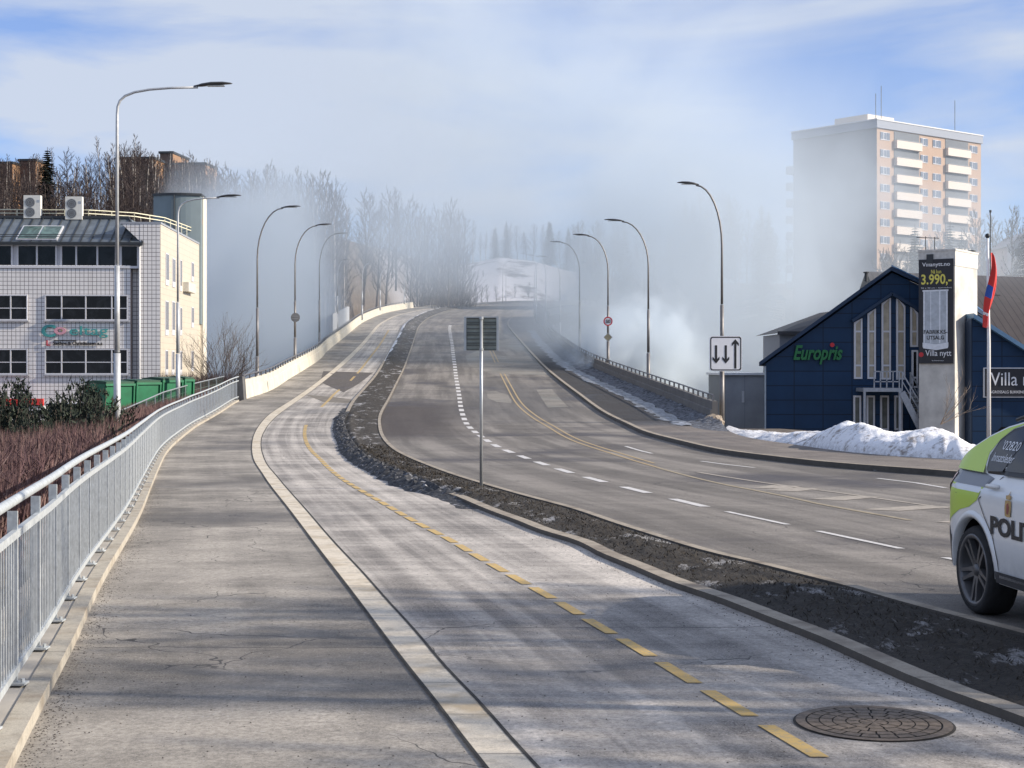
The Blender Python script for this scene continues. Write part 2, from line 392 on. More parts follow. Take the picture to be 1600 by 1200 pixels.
# ------------------------------------------------------------------ terrain
BR_L, BR_R, BR_E = 81.0, 62.0, 285.0
def skyline(px):
    pts = [(-900, 300), (-300, 318), (0, 330), (150, 335), (300, 342), (420, 352), (540, 378), (640, 400), (720, 415), (780, 404), (840, 412), (900, 430), (1000, 440), (1250, 446), (1550, 440), (1800, 420), (2600, 400)]
    if px <= pts[0][0]: return pts[0][1]
    for (a, ra), (b, rb) in zip(pts, pts[1:]):
        if px <= b: return ra + (rb - ra) * (px - a) / (b - a)
    return pts[-1][1]
def hill(X, Y):
    if Y < 100: return -6
    px = CX + F * X / Y
    s0, s1 = (150, 228)
    if px > 470: s0, s1 = 150 + 210 * ss(470, 640, px), 228 + 270 * ss(470, 640, px)
    if px > 880: k = ss(880, 1080, px); s0, s1 = 360 - 160 * k, 498 - 190 * k
    Yc = min(Y, 560)
    top = (HZ - skyline(px)) / F * Yc
    return -8 + (top + 8) * ss(s0, s1, Y) + 1.5 * nz2(X, Y, .03)
def ground(X, Y):
    xl, xr = fA(min(Y, 420)) - .7, fI(min(Y, 420)) + .5
    zr = ZR(min(Y, 470)); low = -4.3
    onbr = ss(BR_L + .5, BR_L + 9, Y) * (1 - ss(BR_E - 12, BR_E, Y))
    h = hill(X, Y)
    base = low + (h - low) * ss(105, 165, Y)
    if xl < X < xr:
        z = zr - .07
        if Y < 430: return z + (min(base, z - 4) - z) * onbr
        return z + (base - z) * ss(430, 455, Y)
    d = xl - X if X <= xl else X - xr
    if X >= xr:
        e = ss(BR_R - 2, BR_R + 4, Y) * (1 - ss(BR_E - 12, BR_E, Y))
        wid = 9 if Y < BR_R else 9 - 7 * ss(BR_R, BR_R + 6, Y)
        near = zr - .04 + (low - zr) * ss(2.0, 2.0 + wid, d) if Y < 150 else zr - .07
        if Y < 40: near = zr - .04 + (low - zr) * ss(12, 24, d) * ss(10, 40, Y)
    else:
        e = onbr; near = zr - .07 + (low - zr) * ss(1.2, 7.5, d) if Y < 150 else zr - .07
    if Y >= 150: near = near + (base - near) * ss(1, 14, d)
    z = near + (min(base, zr - 4) - near) * e * (1 if Y < 150 else 1 - ss(10, 40, d))
    if Y < 150: z = z + (base - z) * ss(15, 60, d) * ss(95, 150, Y) if e < .01 else base
    return z if Y < 430 else z + (base - z) * ss(430, 455, Y)
OFFS = [0.01, .6, 1.2, 2, 3, 4.2, 5.5, 7, 9, 12, 16, 21, 27, 35, 45, 58, 75, 95, 120, 160, 220, 320, 480, 800, 1600]
tm = MB(); rows = []
for Y in frange(-60, 0, 6) + frange(2, 110, 2) + frange(114, 300, 4) + frange(306, 600, 7) + [650, 720, 820, 1000, 1400, 2000, 3200]:
    yy = min(Y, 420); xl, xr = fA(yy) - .7, fI(yy) + .5; k = 1 + max(0, Y - 500) / 700
    xs = [xl - o * k for o in reversed(OFFS)] + [xl + (xr - xl) * t / 6 for t in range(1, 6)] + [xr + o * k for o in OFFS]
    rows.append([(x, Y, ground(x, Y)) for x in xs])
tm.grid(rows); tag(tm.build('ground', mTERR, smooth=True, fix=False), kind='structure')

# ------------------------------------------------------------------ paths, road, kerbs, verge
st = lambda o: tag(o, kind='structure')
st(ribbon('footpath', fA, fBl, mFOOT, 0, 6))
st(ribbon('kerb_strip', fBl, fBr, mSTRIP, .008, 2, skirt=.03))
st(ribbon('bike_path', fBr, fD, mBIKE, 0, 8))
st(ribbon('joint_gap', off(fBl, -.018), off(fBl, .004), mGAP, .0105, 1)); st(ribbon('joint_gap', off(fBr, -.004), off(fBr, .02), mGAP, .0105, 1))
def kw(f, a, b): return off(f, a), off(f, b)
k0, k1 = kw(fD, 0.0, .17); st(ribbon('kerb_stones_of_the_bike_path', k0, k1, mKERB, .058, 2, Ys=[y for y in YS if y < 300], skirt=.2))
k0, k1 = kw(fE, -.12, 0); st(ribbon('kerb_stones_of_the_road', k0, k1, mKERB, .07, 1, Ys=[y for y in YS if y < 300], skirt=.2))
k0, k1 = kw(fA, -.13, 0); st(ribbon('kerb_below_the_railing', k0, k1, mKERBL, .085, 2, Ys=[y for y in YS if y < BR_L - 1], skirt=.2))
k0, k1 = kw(fA, -.7, -.13); st(ribbon('concrete_footing', k0, k1, mCONC, .075, 2, Ys=[y for y in YS if y < BR_L - 1], skirt=.4))
def vz(x, Y, t):
    e = math.sin(math.pi * min(1, max(0, t)))
    g = e * (.035 + .03 * nz2(x, Y, 1.6) + .035 * nz2(x, Y, 5) + .03 * nz2(x, Y, 14))
    if 22 < Y < 70: g += .08 * math.exp(-((t - .17) / .11) ** 2) * (.6 + .8 * abs(nz2(x, Y, 2.5))) * ss(22, 30, Y)
    if Y > 120: g += .22 * math.exp(-((t - .3) / .25) ** 2)
    return g
VY = frange(2, 30, .1) + frange(30.2, 80, .3) + frange(81, 400, 1.5)
ver = ribbon('median_verge', off(fD, .17), off(fE, -.12), mVERGE, .048, 22, Ys=VY, nz=vz); tag(ver, kind='stuff')
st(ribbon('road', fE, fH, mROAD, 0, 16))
k0, k1 = kw(fH, 0, .18); st(ribbon('kerb_stones_of_the_pavement', k0, k1, mKERB, .13, 2, Ys=[y for y in YS if 20 < y < 330], skirt=.2))
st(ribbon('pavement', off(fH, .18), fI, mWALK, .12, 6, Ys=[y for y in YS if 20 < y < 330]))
# markings
def mark(name, f, segs, wid, mat, dz=.006, wf=None):
    m = MB()
    for a, b in segs:
        n = max(1, int((b - a) / 1.5)); 
        wv = wf(a) if wf else wid
        rows = [[(f(y) - wv / 2, y, ZR(y) + dz), (f(y) + wv / 2, y, ZR(y) + dz)] for y in [a + (b - a) * k / n for k in range(n + 1)]]
        m.grid(rows)
    return tag(m.build(name, mat, fix=False), kind='structure')
mark('yellow_dashes', fC, [(7.02 + .985 * k, 7.02 + .985 * k + .74) for k in range(0, 175) if not 62 < 7 + k < 76], .095, mYPAINT, dz=.006, wf=lambda y: .095 + .0006 * y)
ln = [(a, a + (1.7 if a > 24 else 2.2)) for a in frange(15.0, 190, 3.15)]
mark('lane_dashes', fF, ln, .13, mWPAINT, wf=lambda y: .10 if y < 24 else .15 + .0011 * y)
mark('faded_near_line', off(fG, -.16), [(22, 36)], .10, mFPAINT)
mark('double_yellow_line', off(fG, -.14), [(36, 170)], .08, mYPAINT2, wf=lambda y: .085)
mark('second_yellow_line', off(fG, .14), [(38, 170)], .08, mYPAINT2, wf=lambda y: .085)
isl = lambda Y: fG(Y) + .16 + 2.3 * ss(36, 20, Y) if Y < 36 else fG(Y) + .16
mark('island_edge_line', lambda Y: fG(Y) + .16 + max(0, (36 - Y)) * .115, [(18, 34.2)], .11, mGPAINT)
hm = MB()
for y in frange(19.5, 29, 2.2):
    wd = max(0, (36 - y)) * .115 - .1
    if wd > .25:
        a = fG(y) + .05
        hm.face([(a, y, ZR(y) + .006), (a + .5, y - .3, ZR(y - .3) + .006), (a + wd + .3, y + .5, ZR(y + .5) + .006), (a + wd - .2, y + .8, ZR(y + .8) + .006)])
tag(hm.build('island_hatching', mGPAINT, fix=False), kind='structure')
for nm, f, o, segs in (('right_lane_dashes', fH, -1.9, [(a, a + 3) for a in frange(22, 44, 7)]),):
    mark(nm, off(f, o), segs, .11, mWPAINT if o < 0 else mGPAINT)
# asphalt repairs: pale and dark sheets
def patch(name, pts, mat, dz, jag=.0):
    c = [GP(*p) for p in pts]; m = MB(); q = []
    for i in range(len(c)):
        a, b = c[i], c[(i + 1) % len(c)]; n = 8
        for k in range(n):
            p = a.lerp(b, k / n); p.x += jag * rnd.uniform(-1, 1); p.y += jag * 3 * rnd.uniform(-1, 1); p.z = ZR(p.y) + dz; q.append(tuple(p))
    ctr = sum((Vector(p) for p in q), Vector()) / len(q); ctr.z = ZR(ctr.y) + dz
    for i in range(len(q)): m.face([ctr, q[i], q[(i + 1) % len(q)]])
    return tag(m.build(name, mat, fix=False), kind='structure')
mPALE = road_mat('pale asphalt repair', (.15, .14, .125), (.36, .33, .29), (.12, .15, .14), .3, .3, 1.5, 11, .8)
mDARK = road_mat('dark asphalt repair', (.085, .075, .07), (.15, .135, .125), (.06, .052, .05), .6, .5, 1.5, 11, .5)
patch('pale_road_repair', [(727, 556), (733, 572), (770, 584), (835, 586), (905, 584), (888, 566), (868, 553), (812, 522), (765, 540)], mPALE, .0032)
patch('small_road_repair', [(760, 612), (775, 611), (795, 618), (800, 630), (775, 628), (762, 622)], mPALE, .0032, .03)
patch('square_road_repair', [(838, 609), (862, 608), (888, 636), (856, 637)], mPALE, .0032)
patch('dark_bike_path_repair', [(537, 613), (560, 600), (583, 582), (576, 582), (505, 580), (500, 597)], mDARK, .0032)
patch('tan_bike_path_repair', [(478, 617), (520, 620), (549, 624), (549, 630), (505, 628)], M('brownish asphalt repair', (.17, .15, .125), .9, var=.3, scale=2), .0032)
# meltwater patch on the bike path and grit lines
patch('wet_patch', [(528, 684), (535, 690), (545, 700), (537, 702), (528, 695)], M('wet asphalt', (.05, .055, .065), .12), .0042, .02)

# ------------------------------------------------------------------ bridge
bd = MB()
YB = [y for y in YS if BR_R <= y <= BR_E + 5]
a = [[(fA(y) - .45, y, ZR(y) + .02), (fA(y) - .45, y, ZR(y) - 1.1), (fA(y) + 1.5, y, ZR(y) - 1.6), (fI(y) - 1.5, y, ZR(y) - 1.6), (fI(y) + .45, y, ZR(y) - 1.1), (fI(y) + .45, y, ZR(y) + .02)] for y in YB if y >= BR_L - 1]
bd.grid(a)
a = [[(fH(y) + 1, y, ZR(y) - .02), (fH(y) + 1, y, ZR(y) - 5), (fI(y) + .4, y, ZR(y) - 5), (fI(y) + .4, y, ZR(y) - .02)] for y in frange(BR_R - 1, BR_L + 1, 2)]
bd.grid(a)
for y in frange(105, 270, 30):
    for t in (.25, .75):
        x = fA(y) * (1 - t) + fI(y) * t; bd.box(x - .6, x + .6, y - .5, y + .5, -14, ZR(y) - 1.3)
br = tag(bd.build('bridge_deck', mCONC, fix=False), 'concrete bridge carrying the road and paths up into the smoke', 'bridge')
def parapet(name, f, side, y0, y1, h, label, mat, rail_to):
    g = MB(); s = side; Y2 = [y for y in YS if y0 < y < y1]; Y2 = [y0] + Y2 + [y1]
    prof = [(0, -.3), (0, .0), (.05 * s, h * .62), (.11 * s, h * .66), (.11 * s, h - .02), (.13 * s, h), (.32 * s, h), (.34 * s, h - .03), (.34 * s, -.6)]
    g.grid([[(f(y) + a, y, ZR(y) + (b if b != .0 else .0)) for a, b in prof] for y in Y2])
    for y in (Y2[0], Y2[-1]): g.face([(f(y) + a, y, ZR(y) + b) for a, b in prof])
    o = g.build(name, mat, fix=False); tag(o, label, 'parapet')
    r = MB(); ys = frange(y0 + .3, min(y1, rail_to), 1.6)
    r.tube([(f(y) + .2 * s, y, ZR(y) + h + .24) for y in ys], .035, 6)
    for y in ys: r.box(f(y) + .17 * s - .02, f(y) + .17 * s + .06, y - .03, y + .03, ZR(y) + h - .02, ZR(y) + h + .22)
    r.build('top_rail', M('dark galvanised rail', (.17, .17, .18), .5, .5), o)
    return o
def streak_conc(name, c, d):
    b = NB(name); pos = b.pos()
    col = b.mix(b.ramp(b.noise(pos, .7, 6, .7), .35, .7), tuple(x * .8 for x in c), c)
    col = b.mix(b.math('MULTIPLY', b.ramp(b.noise(pos, 2.2, 6, .75, stretch=(1, 1, .12)), .5, .7), .7), col, d)
    sep = b.n('ShaderNodeSeparateXYZ'); b.l(pos, sep.inputs[0])
    j = b.math('LESS_THAN', b.math('FRACT', b.math('DIVIDE', sep.outputs[1], 6.0)), .005)
    col = b.mix(j, col, (.05, .05, .05))
    b.l(col, b.b.inputs['Base Color']); b.b.inputs['Roughness'].default_value = .9; b.bump(b.noise(pos, 20, 5), .3, .01); return b.m
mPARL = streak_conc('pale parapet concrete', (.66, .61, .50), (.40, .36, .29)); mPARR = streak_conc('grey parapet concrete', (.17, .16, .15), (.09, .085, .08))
pl = parapet('concrete_parapet', fA, -1, BR_L + .6, 268, 1.0, 'pale concrete parapet with thin top rail edging the footpath on the bridge', mPARL, 268)
pp = MB(); x = fA(BR_L); pp.prism([(-.62, -.5), (.1, -.5), (-.02, 1.22), (-.62, 1.22)], Matrix.Translation((x, BR_L - .25, ZR(BR_L))), .85)
pp.build('end_pillar', M('dark end concrete', (.10, .10, .10), .9, var=.3, scale=3), pl)['label'] = 'dark square end pillar of the parapet'
sc_ = MB()
for i in range(12): 
    y = 150 + i * 2.3; sc_.box(fA(y) - .5, fA(y) - .44, y, y + 2.2, ZR(y) + .9, ZR(y) + 2.9)
sc_.build('screen_panels', M('pale screen sheet', (.45, .47, .5), .5), pl)['label'] = 'pale upright screen above the parapet'
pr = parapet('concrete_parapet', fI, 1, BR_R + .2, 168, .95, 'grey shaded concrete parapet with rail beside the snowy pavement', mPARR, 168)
sc2 = MB()
for i in range(17):
    y = 168.5 + i * 3; sc2.box(fI(y) + .3, fI(y) + .36, y, y + 2.9, ZR(y) + .1, ZR(y) + 2.5)
sc2.build('screen_panels', M('dark screen sheet', (.12, .13, .15), .5), pr)['label'] = 'dark upright screen panels at the far end'
# dirty snow bank along the right parapet, hard snow on the pavement
sn = MB()
ys = frange(BR_R - 8, 150, .35)
rows = []
for y in ys:
    xi = fI(y); wd = 1.05 + .35 * nz2(0, y, .3); fade = ss(BR_R - 8, BR_R - 3, y) * (1 - ss(140, 150, y))
    rows.append([(xi - wd * (1 - t), y, ZR(y) + .105 + fade * (.22 * t ** 1.3 + .10 * t * nz2(xi + t * 2, y, 2.5) + .10 * t * abs(nz2(t * 9, y, 5)))) for t in [k / 9 for k in range(10)]])
sn.grid(rows)
b_ = NB('blackened snow'); ps = b_.pos(); b_.l(b_.mix(b_.ramp(b_.noise(ps, 4, 6, .8), .42, .62), (.028, .028, .032), (.22, .235, .27)), b_.b.inputs['Base Color']); b_.b.inputs['Roughness'].default_value = .9; b_.bump(b_.noise(ps, 9, 5), 1, .06)
tag(sn.build('ploughed_snow', b_.m, smooth=True, fix=False), kind='stuff')
def icez(x, Y, t): return .012 + .02 * math.sin(math.pi * t) + .02 * nz2(x, Y, 2)
ice = ribbon('trodden_snow', lambda Y: fI(Y) - 1.75 - .35 * nz2(1, Y, .5) - .3 * nz2(5, Y, 1.6), lambda Y: fI(Y) - .95 + .25 * nz2(3, Y, .6), (lambda b: (b.l(b.mix(b.ramp(b.noise(b.pos(), 2.5, 6, .8), .44, .60), (.035, .035, .04), (.33, .36, .42)), b.b.inputs['Base Color']), b.m)[1])(NB('trodden snow with parapet shade')), .12, 5, Ys=frange(BR_R - 3, 175, .4), nz=icez)  # bluish grey tone puts the parapet's shade into the snow colour
tag(ice, kind='stuff')

# ------------------------------------------------------------------ railing
mGALV = M('galvanised steel', (.52, .55, .57), .42, .55, var=.18, scale=30, bump=.1)
mGALV2 = M('galvanised railing tube', (.50, .53, .54), .5, .3, var=.2, scale=18)
rl = empty('railing', (fA(8) - .20, 8, ZR(8)), 0, 'galvanised steel railing with upright bars along the footpath edge', 'railing')
ox, oy, oz = rl.location
def rp_(y, d=-.20): return (fA(y) + d - ox, y - oy, ZR(y) + .09 - oz)
posts = [3.2]
while posts[-1] < BR_L - 1.4: posts.append(posts[-1] + 1.26)
yy = frange(2.0, BR_L - .4, .6)
m = MB(); m.tube([(rp_(y)[0], rp_(y)[1], rp_(y)[2] + 1.14) for y in yy], .031, 10); m.build('handrail', mGALV2, rl, True)
for h, wd, hh in ((.93, .035, .05), (.09, .035, .05)):
    m = MB()
    for a, b in zip(yy, yy[1:]):
        p, q = rp_(a), rp_(b); m.bar((p[0], p[1], p[2] + h), (q[0], q[1], q[2] + h), wd, hh)
    m.build('cross_rail', mGALV2, rl)
for k, y in enumerate(posts):
    p = rp_(y); m = MB(); m.box(p[0] - .05, p[0] + .014, p[1] - .006, p[1] + .006, p[2], p[2] + 1.07)
    m.box(p[0] - .08, p[0] + .07, p[1] - .05, p[1] + .05, p[2], p[2] + .012); m.tube([(p[0] + .045, p[1], p[2] + .01), (p[0] + .045, p[1], p[2] + .035)], .012, 6)
    m.build('post', mGALV2, rl)
for a, b in zip(posts, posts[1:]):
    m = MB(); n = 11
    for k in range(1, n):
        y = a + (b - a) * k / n; p = rp_(y); m.box(p[0] - .0042, p[0] + .0042, p[1] - .004, p[1] + .004, p[2] + .09, p[2] + .93)
    m.build('bar_panel', mGALV2, rl)
# ------------------------------------------------------------------ manhole cover
c = GP(1365, 1131); mh = empty('manhole_cover', (c.x, c.y, c.z + .004), 0, 'round iron manhole cover with ring pattern in the bike path', 'manhole cover')
mIRON = M('rusty cast iron', (.16, .125, .095), .7, .3, var=.35, scale=25, bump=.4); mIRD = M('dark iron groove', (.04, .035, .03), .9)
m = MB(); r0 = .44
def ring(m, a, b, z, n=64):
    for k in range(n):
        t0, t1 = 2 * math.pi * k / n, 2 * math.pi * (k + 1) / n
        m.face([(a * math.cos(t0), a * math.sin(t0), z), (b * math.cos(t0), b * math.sin(t0), z), (b * math.cos(t1), b * math.sin(t1), z), (a * math.cos(t1), a * math.sin(t1), z)])
ring(m, .0001, r0 + .015, .0); m.build('frame', mIRD, mh, fix=False)
m = MB(); ring(m, .385, r0, .006)
for a, b in ((.31, .375), (.235, .302), (.16, .228), (.085, .152), (.0001, .078)):
    n = max(6, int(b * 60)); 
    for k in range(n):
        t0, t1 = 2 * math.pi * k / n + .02 / b * .3, 2 * math.pi * (k + 1) / n - .02 / b * .3
        q = 4
        for j in range(q):
            u0, u1 = t0 + (t1 - t0) * j / q, t0 + (t1 - t0) * (j + 1) / q
            m.face([(a * math.cos(u0), a * math.sin(u0), .007), (b * math.cos(u0), b * math.sin(u0), .007), (b * math.cos(u1), b * math.sin(u1), .007), (a * math.cos(u1), a * math.sin(u1), .007)])
m.build('lid', mIRON, mh, fix=False)
# ------------------------------------------------------------------ street lamps
mPOLE = M('galvanised lamp pole', (.50, .51, .52), .5, .4, var=.12, scale=8)
mPOLED = M('dark weathered lamp pole', (.20, .19, .185), .5, .4, var=.15, scale=8)
mHEAD = M('dark lamp housing', (.06, .06, .062), .4, .3)
mGLS = M('lamp lens', (.45, .45, .42), .2)
def street_lamp(px, base_row, top_row, tip_px, Y, label, mat, base_z=None, far=False, reach=None, group='street lamps along the bridge', bend=.26):
    """px: pole centre at the foot; tip_px: outer end of the lamp head; heights from the rows at distance Y"""
    S = F / Y; x = (px - CX) / S; zt = (HZ - top_row) / S; zb = base_z if base_z is not None else (HZ - base_row) / S
    arm = (tip_px - px) / S; sg = 1 if arm > 0 else -1; a = abs(arm); H = zt - zb
    o = empty('street_lamp', (x, Y, zb), 0, label, 'street lamp', group)
    k = .9 + .0 * Y; n = 8 if not far else 5
    t = lambda h: h
    lean = 0
    hs = [0, H * .26, H * .262, H * .50, H * .502, H * (1 - bend)]
    rr = [.105, .10, .08, .075, .05, .045]
    MB().tube([(0, 0, q) for q in hs[:2]], rr[:2], n + 2).tube([(0, 0, q) for q in hs[2:4]], rr[2:4], n + 2).build('lower_pole', mat, o, True)
    m = MB(); r = H * bend
    pts = [(0, 0, H * .502), (0, 0, H - r)]; head = min(1.0, a * .42)
    ax = a - head
    for i in range(1, 9):
        u = i / 8 * math.pi / 2
        pts.append((sg * ax * ((1 - math.cos(u)) ** (1.0 if bend > .2 else 1.9)), 0, H - r + (r - .12) * math.sin(u) ** (1.0 if bend > .2 else .75)))
    m.tube(pts, [.055, .045] + [.042 - .001 * i for i in range(8)], n); m.build('arm', mat, o, True)
    m = MB(); hx = ax - .12
    prof = [(0, .03, .035), (.12, .05, .045), (.2, .12, .06), (.45, .15, .07), (.75, .14, .055), (.95, .07, .03), (1.0, .02, .012)]
    L_ = head + .12; rws = []
    for t_, wd, hh in prof:
        xx = sg * (hx + L_ * t_); zz = H - .10 + .09 * math.sin(t_ * math.pi * .6)
        rws.append([(xx, wd * math.cos(q), zz + hh * (math.sin(q) if math.sin(q) > 0 else .55 * math.sin(q))) for q in [2 * math.pi * j / 10 for j in range(11)]])
    m.grid(rws); hd = m.build('lamp_head', mHEAD, o, True)
    if not far:
        g = MB(); g.box(*sorted((sg * (hx + L_ * .35), sg * (hx + L_ * .8))), -.09, .09, H - .09, H - .068); g.build('lens', mGLS, hd)
    return o, S
street_lamp(183, 700, 130, 363, 44.6, 'tallest light grey street lamp standing in the red twig hedge near the evergreen shrubs', mPOLE, bend=.115)
street_lamp(278, 640, 305, 377, 70, 'light grey street lamp standing beside the green skips and white building', mPOLE, bend=.14)
street_lamp(402, 640, 322, 470, 88, 'dark street lamp rising just past the parapet end pillar by the bare bush', mPOLED)
street_lamp(461, 590, 350, 518, 108, 'dark street lamp with round sign back, outside the pale parapet', mPOLED)
street_lamp(499, 575, 364, 543, 131, 'faint street lamp nearly lost in the thick smoke by the pale parapet', mPOLED, far=True)
street_lamp(1128, 668, 285, 1058, 63.5, 'brown grey street lamp carrying the white lane arrow sign by the parapet end', mPOLED)
street_lamp(1013, 625, 343, 944, 86, 'dark street lamp behind the grey parapet, next one beyond the lane arrow sign', mPOLED)
street_lamp(950, 590, 366, 895, 105, 'dark street lamp carrying the round 50 sign behind the grey parapet', mPOLED)
street_lamp(905.5, 563, 377, 859, 129, 'hazy street lamp just beyond the one carrying the 50 sign', mPOLED)
for px, b, t, tip, Y, lb in ((875, 540, 400, 838, 152, 'pale far lamp post rising behind the dark screen end, nearest of the smoky ones'),
                             (853, 520, 398, 822, 172, 'thin far lamp post behind the dark screen panels in smoke'),
                             (838, 505, 396, 812, 196, 'right post of the close pair of far posts by the screen panels'),
                             (835, 498, 405, 858, 215, 'left post of the close pair of far posts by the screen panels'),
                             (785.5, 473, 408, 800, 320, 'thicker far post standing in front of the snowy slope'),
                             (790.5, 470, 420, 776, 380, 'thin far post beside the thicker one in front of the snowy slope'),
                             (734, 471, 407, 748, 390, 'thin far post left of the snowy slope by the bare bushes'),
                             (708.5, 473, 420, 722, 350, 'faint far post among the grey bushes where the parapet ends'),
                             (632, 475, 425, 644, 235, 'faint far post above the pale parapet, last before its end'),
                             (594, 485, 420, 608, 205, 'faint far post above the middle of the far parapet curve'),
                             (566, 500, 410, 583, 180, 'faint far post standing beside the pale screen on the parapet'),
                             (527, 520, 405, 545, 156, 'faint far post before the pale screen on the parapet')):
    street_lamp(px, b, t, tip, Y, lb, mPOLE, far=True)
# an unseen lamp and bare trees stand right of the picture and throw the shade over the near paths
# ------------------------------------------------------------------ signs
mWSIGN = M('white sign sheet', (.78, .78, .80), .45, var=.04); mBLK = M('black sign paint', (.015, .015, .018), .5, var=.05)
mRED = M('red sign paint', (.55, .02, .03), .45, var=.05); mALU = M('grey aluminium', (.42, .44, .45), .4, .6, var=.1)
mALUD = M('weathered sign back', (.24, .26, .235), .5, .3, var=.25, scale=5)
def at(px, row, Y): return P3(px, row, Y)
# lane sign on the lamp post
S = F / 63.1; c = at(1134, 552.5, 63.1)
ls = empty('lane_sign', c, R(2), 'white square lane sign with two down arrows and one up arrow', 'road sign')
W_, H_ = 51 / S / 2, 55 / S / 2
def rrect(w, h, r, n=5):
    return [(sx * (w - r) + r * math.cos(a0 + k * math.pi / 2 / n), sz * (h - r) + r * math.sin(a0 + k * math.pi / 2 / n)) for sx, sz, a0 in ((1, 1, 0), (-1, 1, math.pi / 2), (-1, -1, math.pi), (1, -1, 1.5 * math.pi)) for k in range(n + 1)]
I4 = Matrix.Identity(4)
def TY(y): return Matrix.Translation((0, y, 0))
MB().prism(rrect(W_, H_, .12), TY(0), .03).build('panel', mWSIGN, ls)
def framepoly(m, outer, inner, y, d):
    n = len(outer)
    for k in range(n):
        a, b, c_, e = outer[k], outer[(k + 1) % n], inner[(k + 1) % n], inner[k]
        m.face([(a[0], y, a[1]), (b[0], y, b[1]), (c_[0], y, c_[1]), (e[0], y, e[1])])
m = MB(); framepoly(m, rrect(W_ - .03, H_ - .03, .10), rrect(W_ - .075, H_ - .075, .08), -.004, 0); m.build('border', mBLK, ls, fix=False)
def arrow(x, zt, zb, tip):
    m = MB(); hw, sw, hl = .145, .048, .17
    d = 1 if tip > 0 else -1; z1 = zt if d > 0 else zb; z0 = zb if d > 0 else zt
    m.face([(x - sw, -.005, z0), (x + sw, -.005, z0), (x + sw, -.005, z1 - d * hl * .7), (x - sw, -.005, z1 - d * hl * .7)])
    for s in (-1, 1):
        m.face([(x, -.006, z1), (x + s * hw, -.006, z1 - d * .17), (x + s * hw, -.006, z1 - d * .29), (x, -.006, z1 - d * .13)])
    m.build('arrow', mBLK, ls, fix=False)
zz = lambda v: (552.5 - v) / S; xx = lambda v: (v - 1134) / S
arrow(xx(1118.7), zz(539.5), zz(568), -1); arrow(xx(1134), zz(539.5), zz(568), -1); arrow(xx(1149), zz(530), zz(576), 1)
m = MB(); m.bar((-.5, .05, .3), (.5, .05, .3), .04); m.bar((-.5, .05, -.3), (.5, .05, -.3), .04); m.build('bracket', mALU, ls)
# 50 sign and priority road diamond
S = F / 104.6; c = at(950, 502, 104.6)
s5 = empty('speed_sign', c, 0, 'round white 50 speed limit sign with red rim on a lamp post', 'road sign')
def disc(r, n=28): return [(r * math.cos(2 * math.pi * k / n), r * math.sin(2 * math.pi * k / n)) for k in range(n)]
MB().prism(disc(.31), TY(0), .03).build('panel', mWSIGN, s5)
m = MB(); framepoly(m, disc(.312), disc(.235), -.006, 0); m.build('red_rim', mRED, s5, fix=False)
text_obj('numerals', '50', .34, mBLK, s5, (0, -.012, -.12), align='CENTER', ext=.004, bold=.008)
c = at(950, 527, 104.6); dm = empty('diamond_sign', c, 0, 'small yellowish diamond sign back under the 50 sign', 'road sign')
MB().prism([(0, .31), (-.31, 0), (0, -.31), (.31, 0)], TY(0), .03).build('panel', M('dull tan sign back', (.30, .27, .18), .5, .2, var=.2), dm)
m = MB(); q = [(0, .31), (-.31, 0), (0, -.31), (.31, 0)]; framepoly(m, q, [(a * .86, b * .86) for a, b in q], -.005, 0); m.build('rim', mALU, dm, fix=False)
c = at(461.5, 496, 107.6); rb = empty('round_sign', c, 0, 'round grey back of a traffic sign on a dark street lamp', 'road sign')
MB().prism(disc(.32), TY(0), .03).build('panel', M('grey sign back', (.20, .205, .215), .5, .3), rb)
MB().bar((-.2, -.02, .08), (.2, -.02, .08), .03).bar((-.2, -.02, -.08), (.2, -.02, -.08), .03).build('bracket', mALU, rb)
# sign seen from behind on the median
g = GP(752, 765); S = F / g.y; sb = empty('keep_right_sign', (g.x, g.y, g.z + .1), R(-3), 'slatted grey back of a square road sign on a thin post in the median', 'road sign')
Hs = (765 - 503) / S
MB().tube([(0, 0, -.15), (0, 0, Hs)], .031, 10).build('post', mALU, sb, True)
w2 = 25.5 / S; h2 = 53 / S
m = MB(); m.box(-w2, w2, -.075, -.06, Hs - h2, Hs - .005, None)
nsl = 10
MB().box(-w2, w2, .055, .066, Hs - h2, Hs - .004).build('panel', mALUD, sb)
m = MB()
for k in range(nsl):
    z = Hs - .03 - (h2 - .05) * (k + .2 * math.sin(k * 2.1)) / (nsl - 1); m.box(-w2 + .03, w2 - .03, .035, .053, z - .012, z + .012)
m.build('ribs', M('sign back ribs', (.12, .13, .12), .5, .4, var=.2), sb)
m = MB()
for s in (-1, 1): m.box(s * w2 - .022, s * w2 + .022, .02, .07, Hs - h2, Hs)
m.box(-w2 + .022, w2 - .022, .02, .068, Hs - .02, Hs); m.build('edge_frame', mALU, sb)
m = MB()
for z in (Hs - .03, Hs - h2 + .02): m.tube([(0, 0, z - .02), (0, 0, z + .02)], .042, 10)
m.build('clamp', mALU, sb)

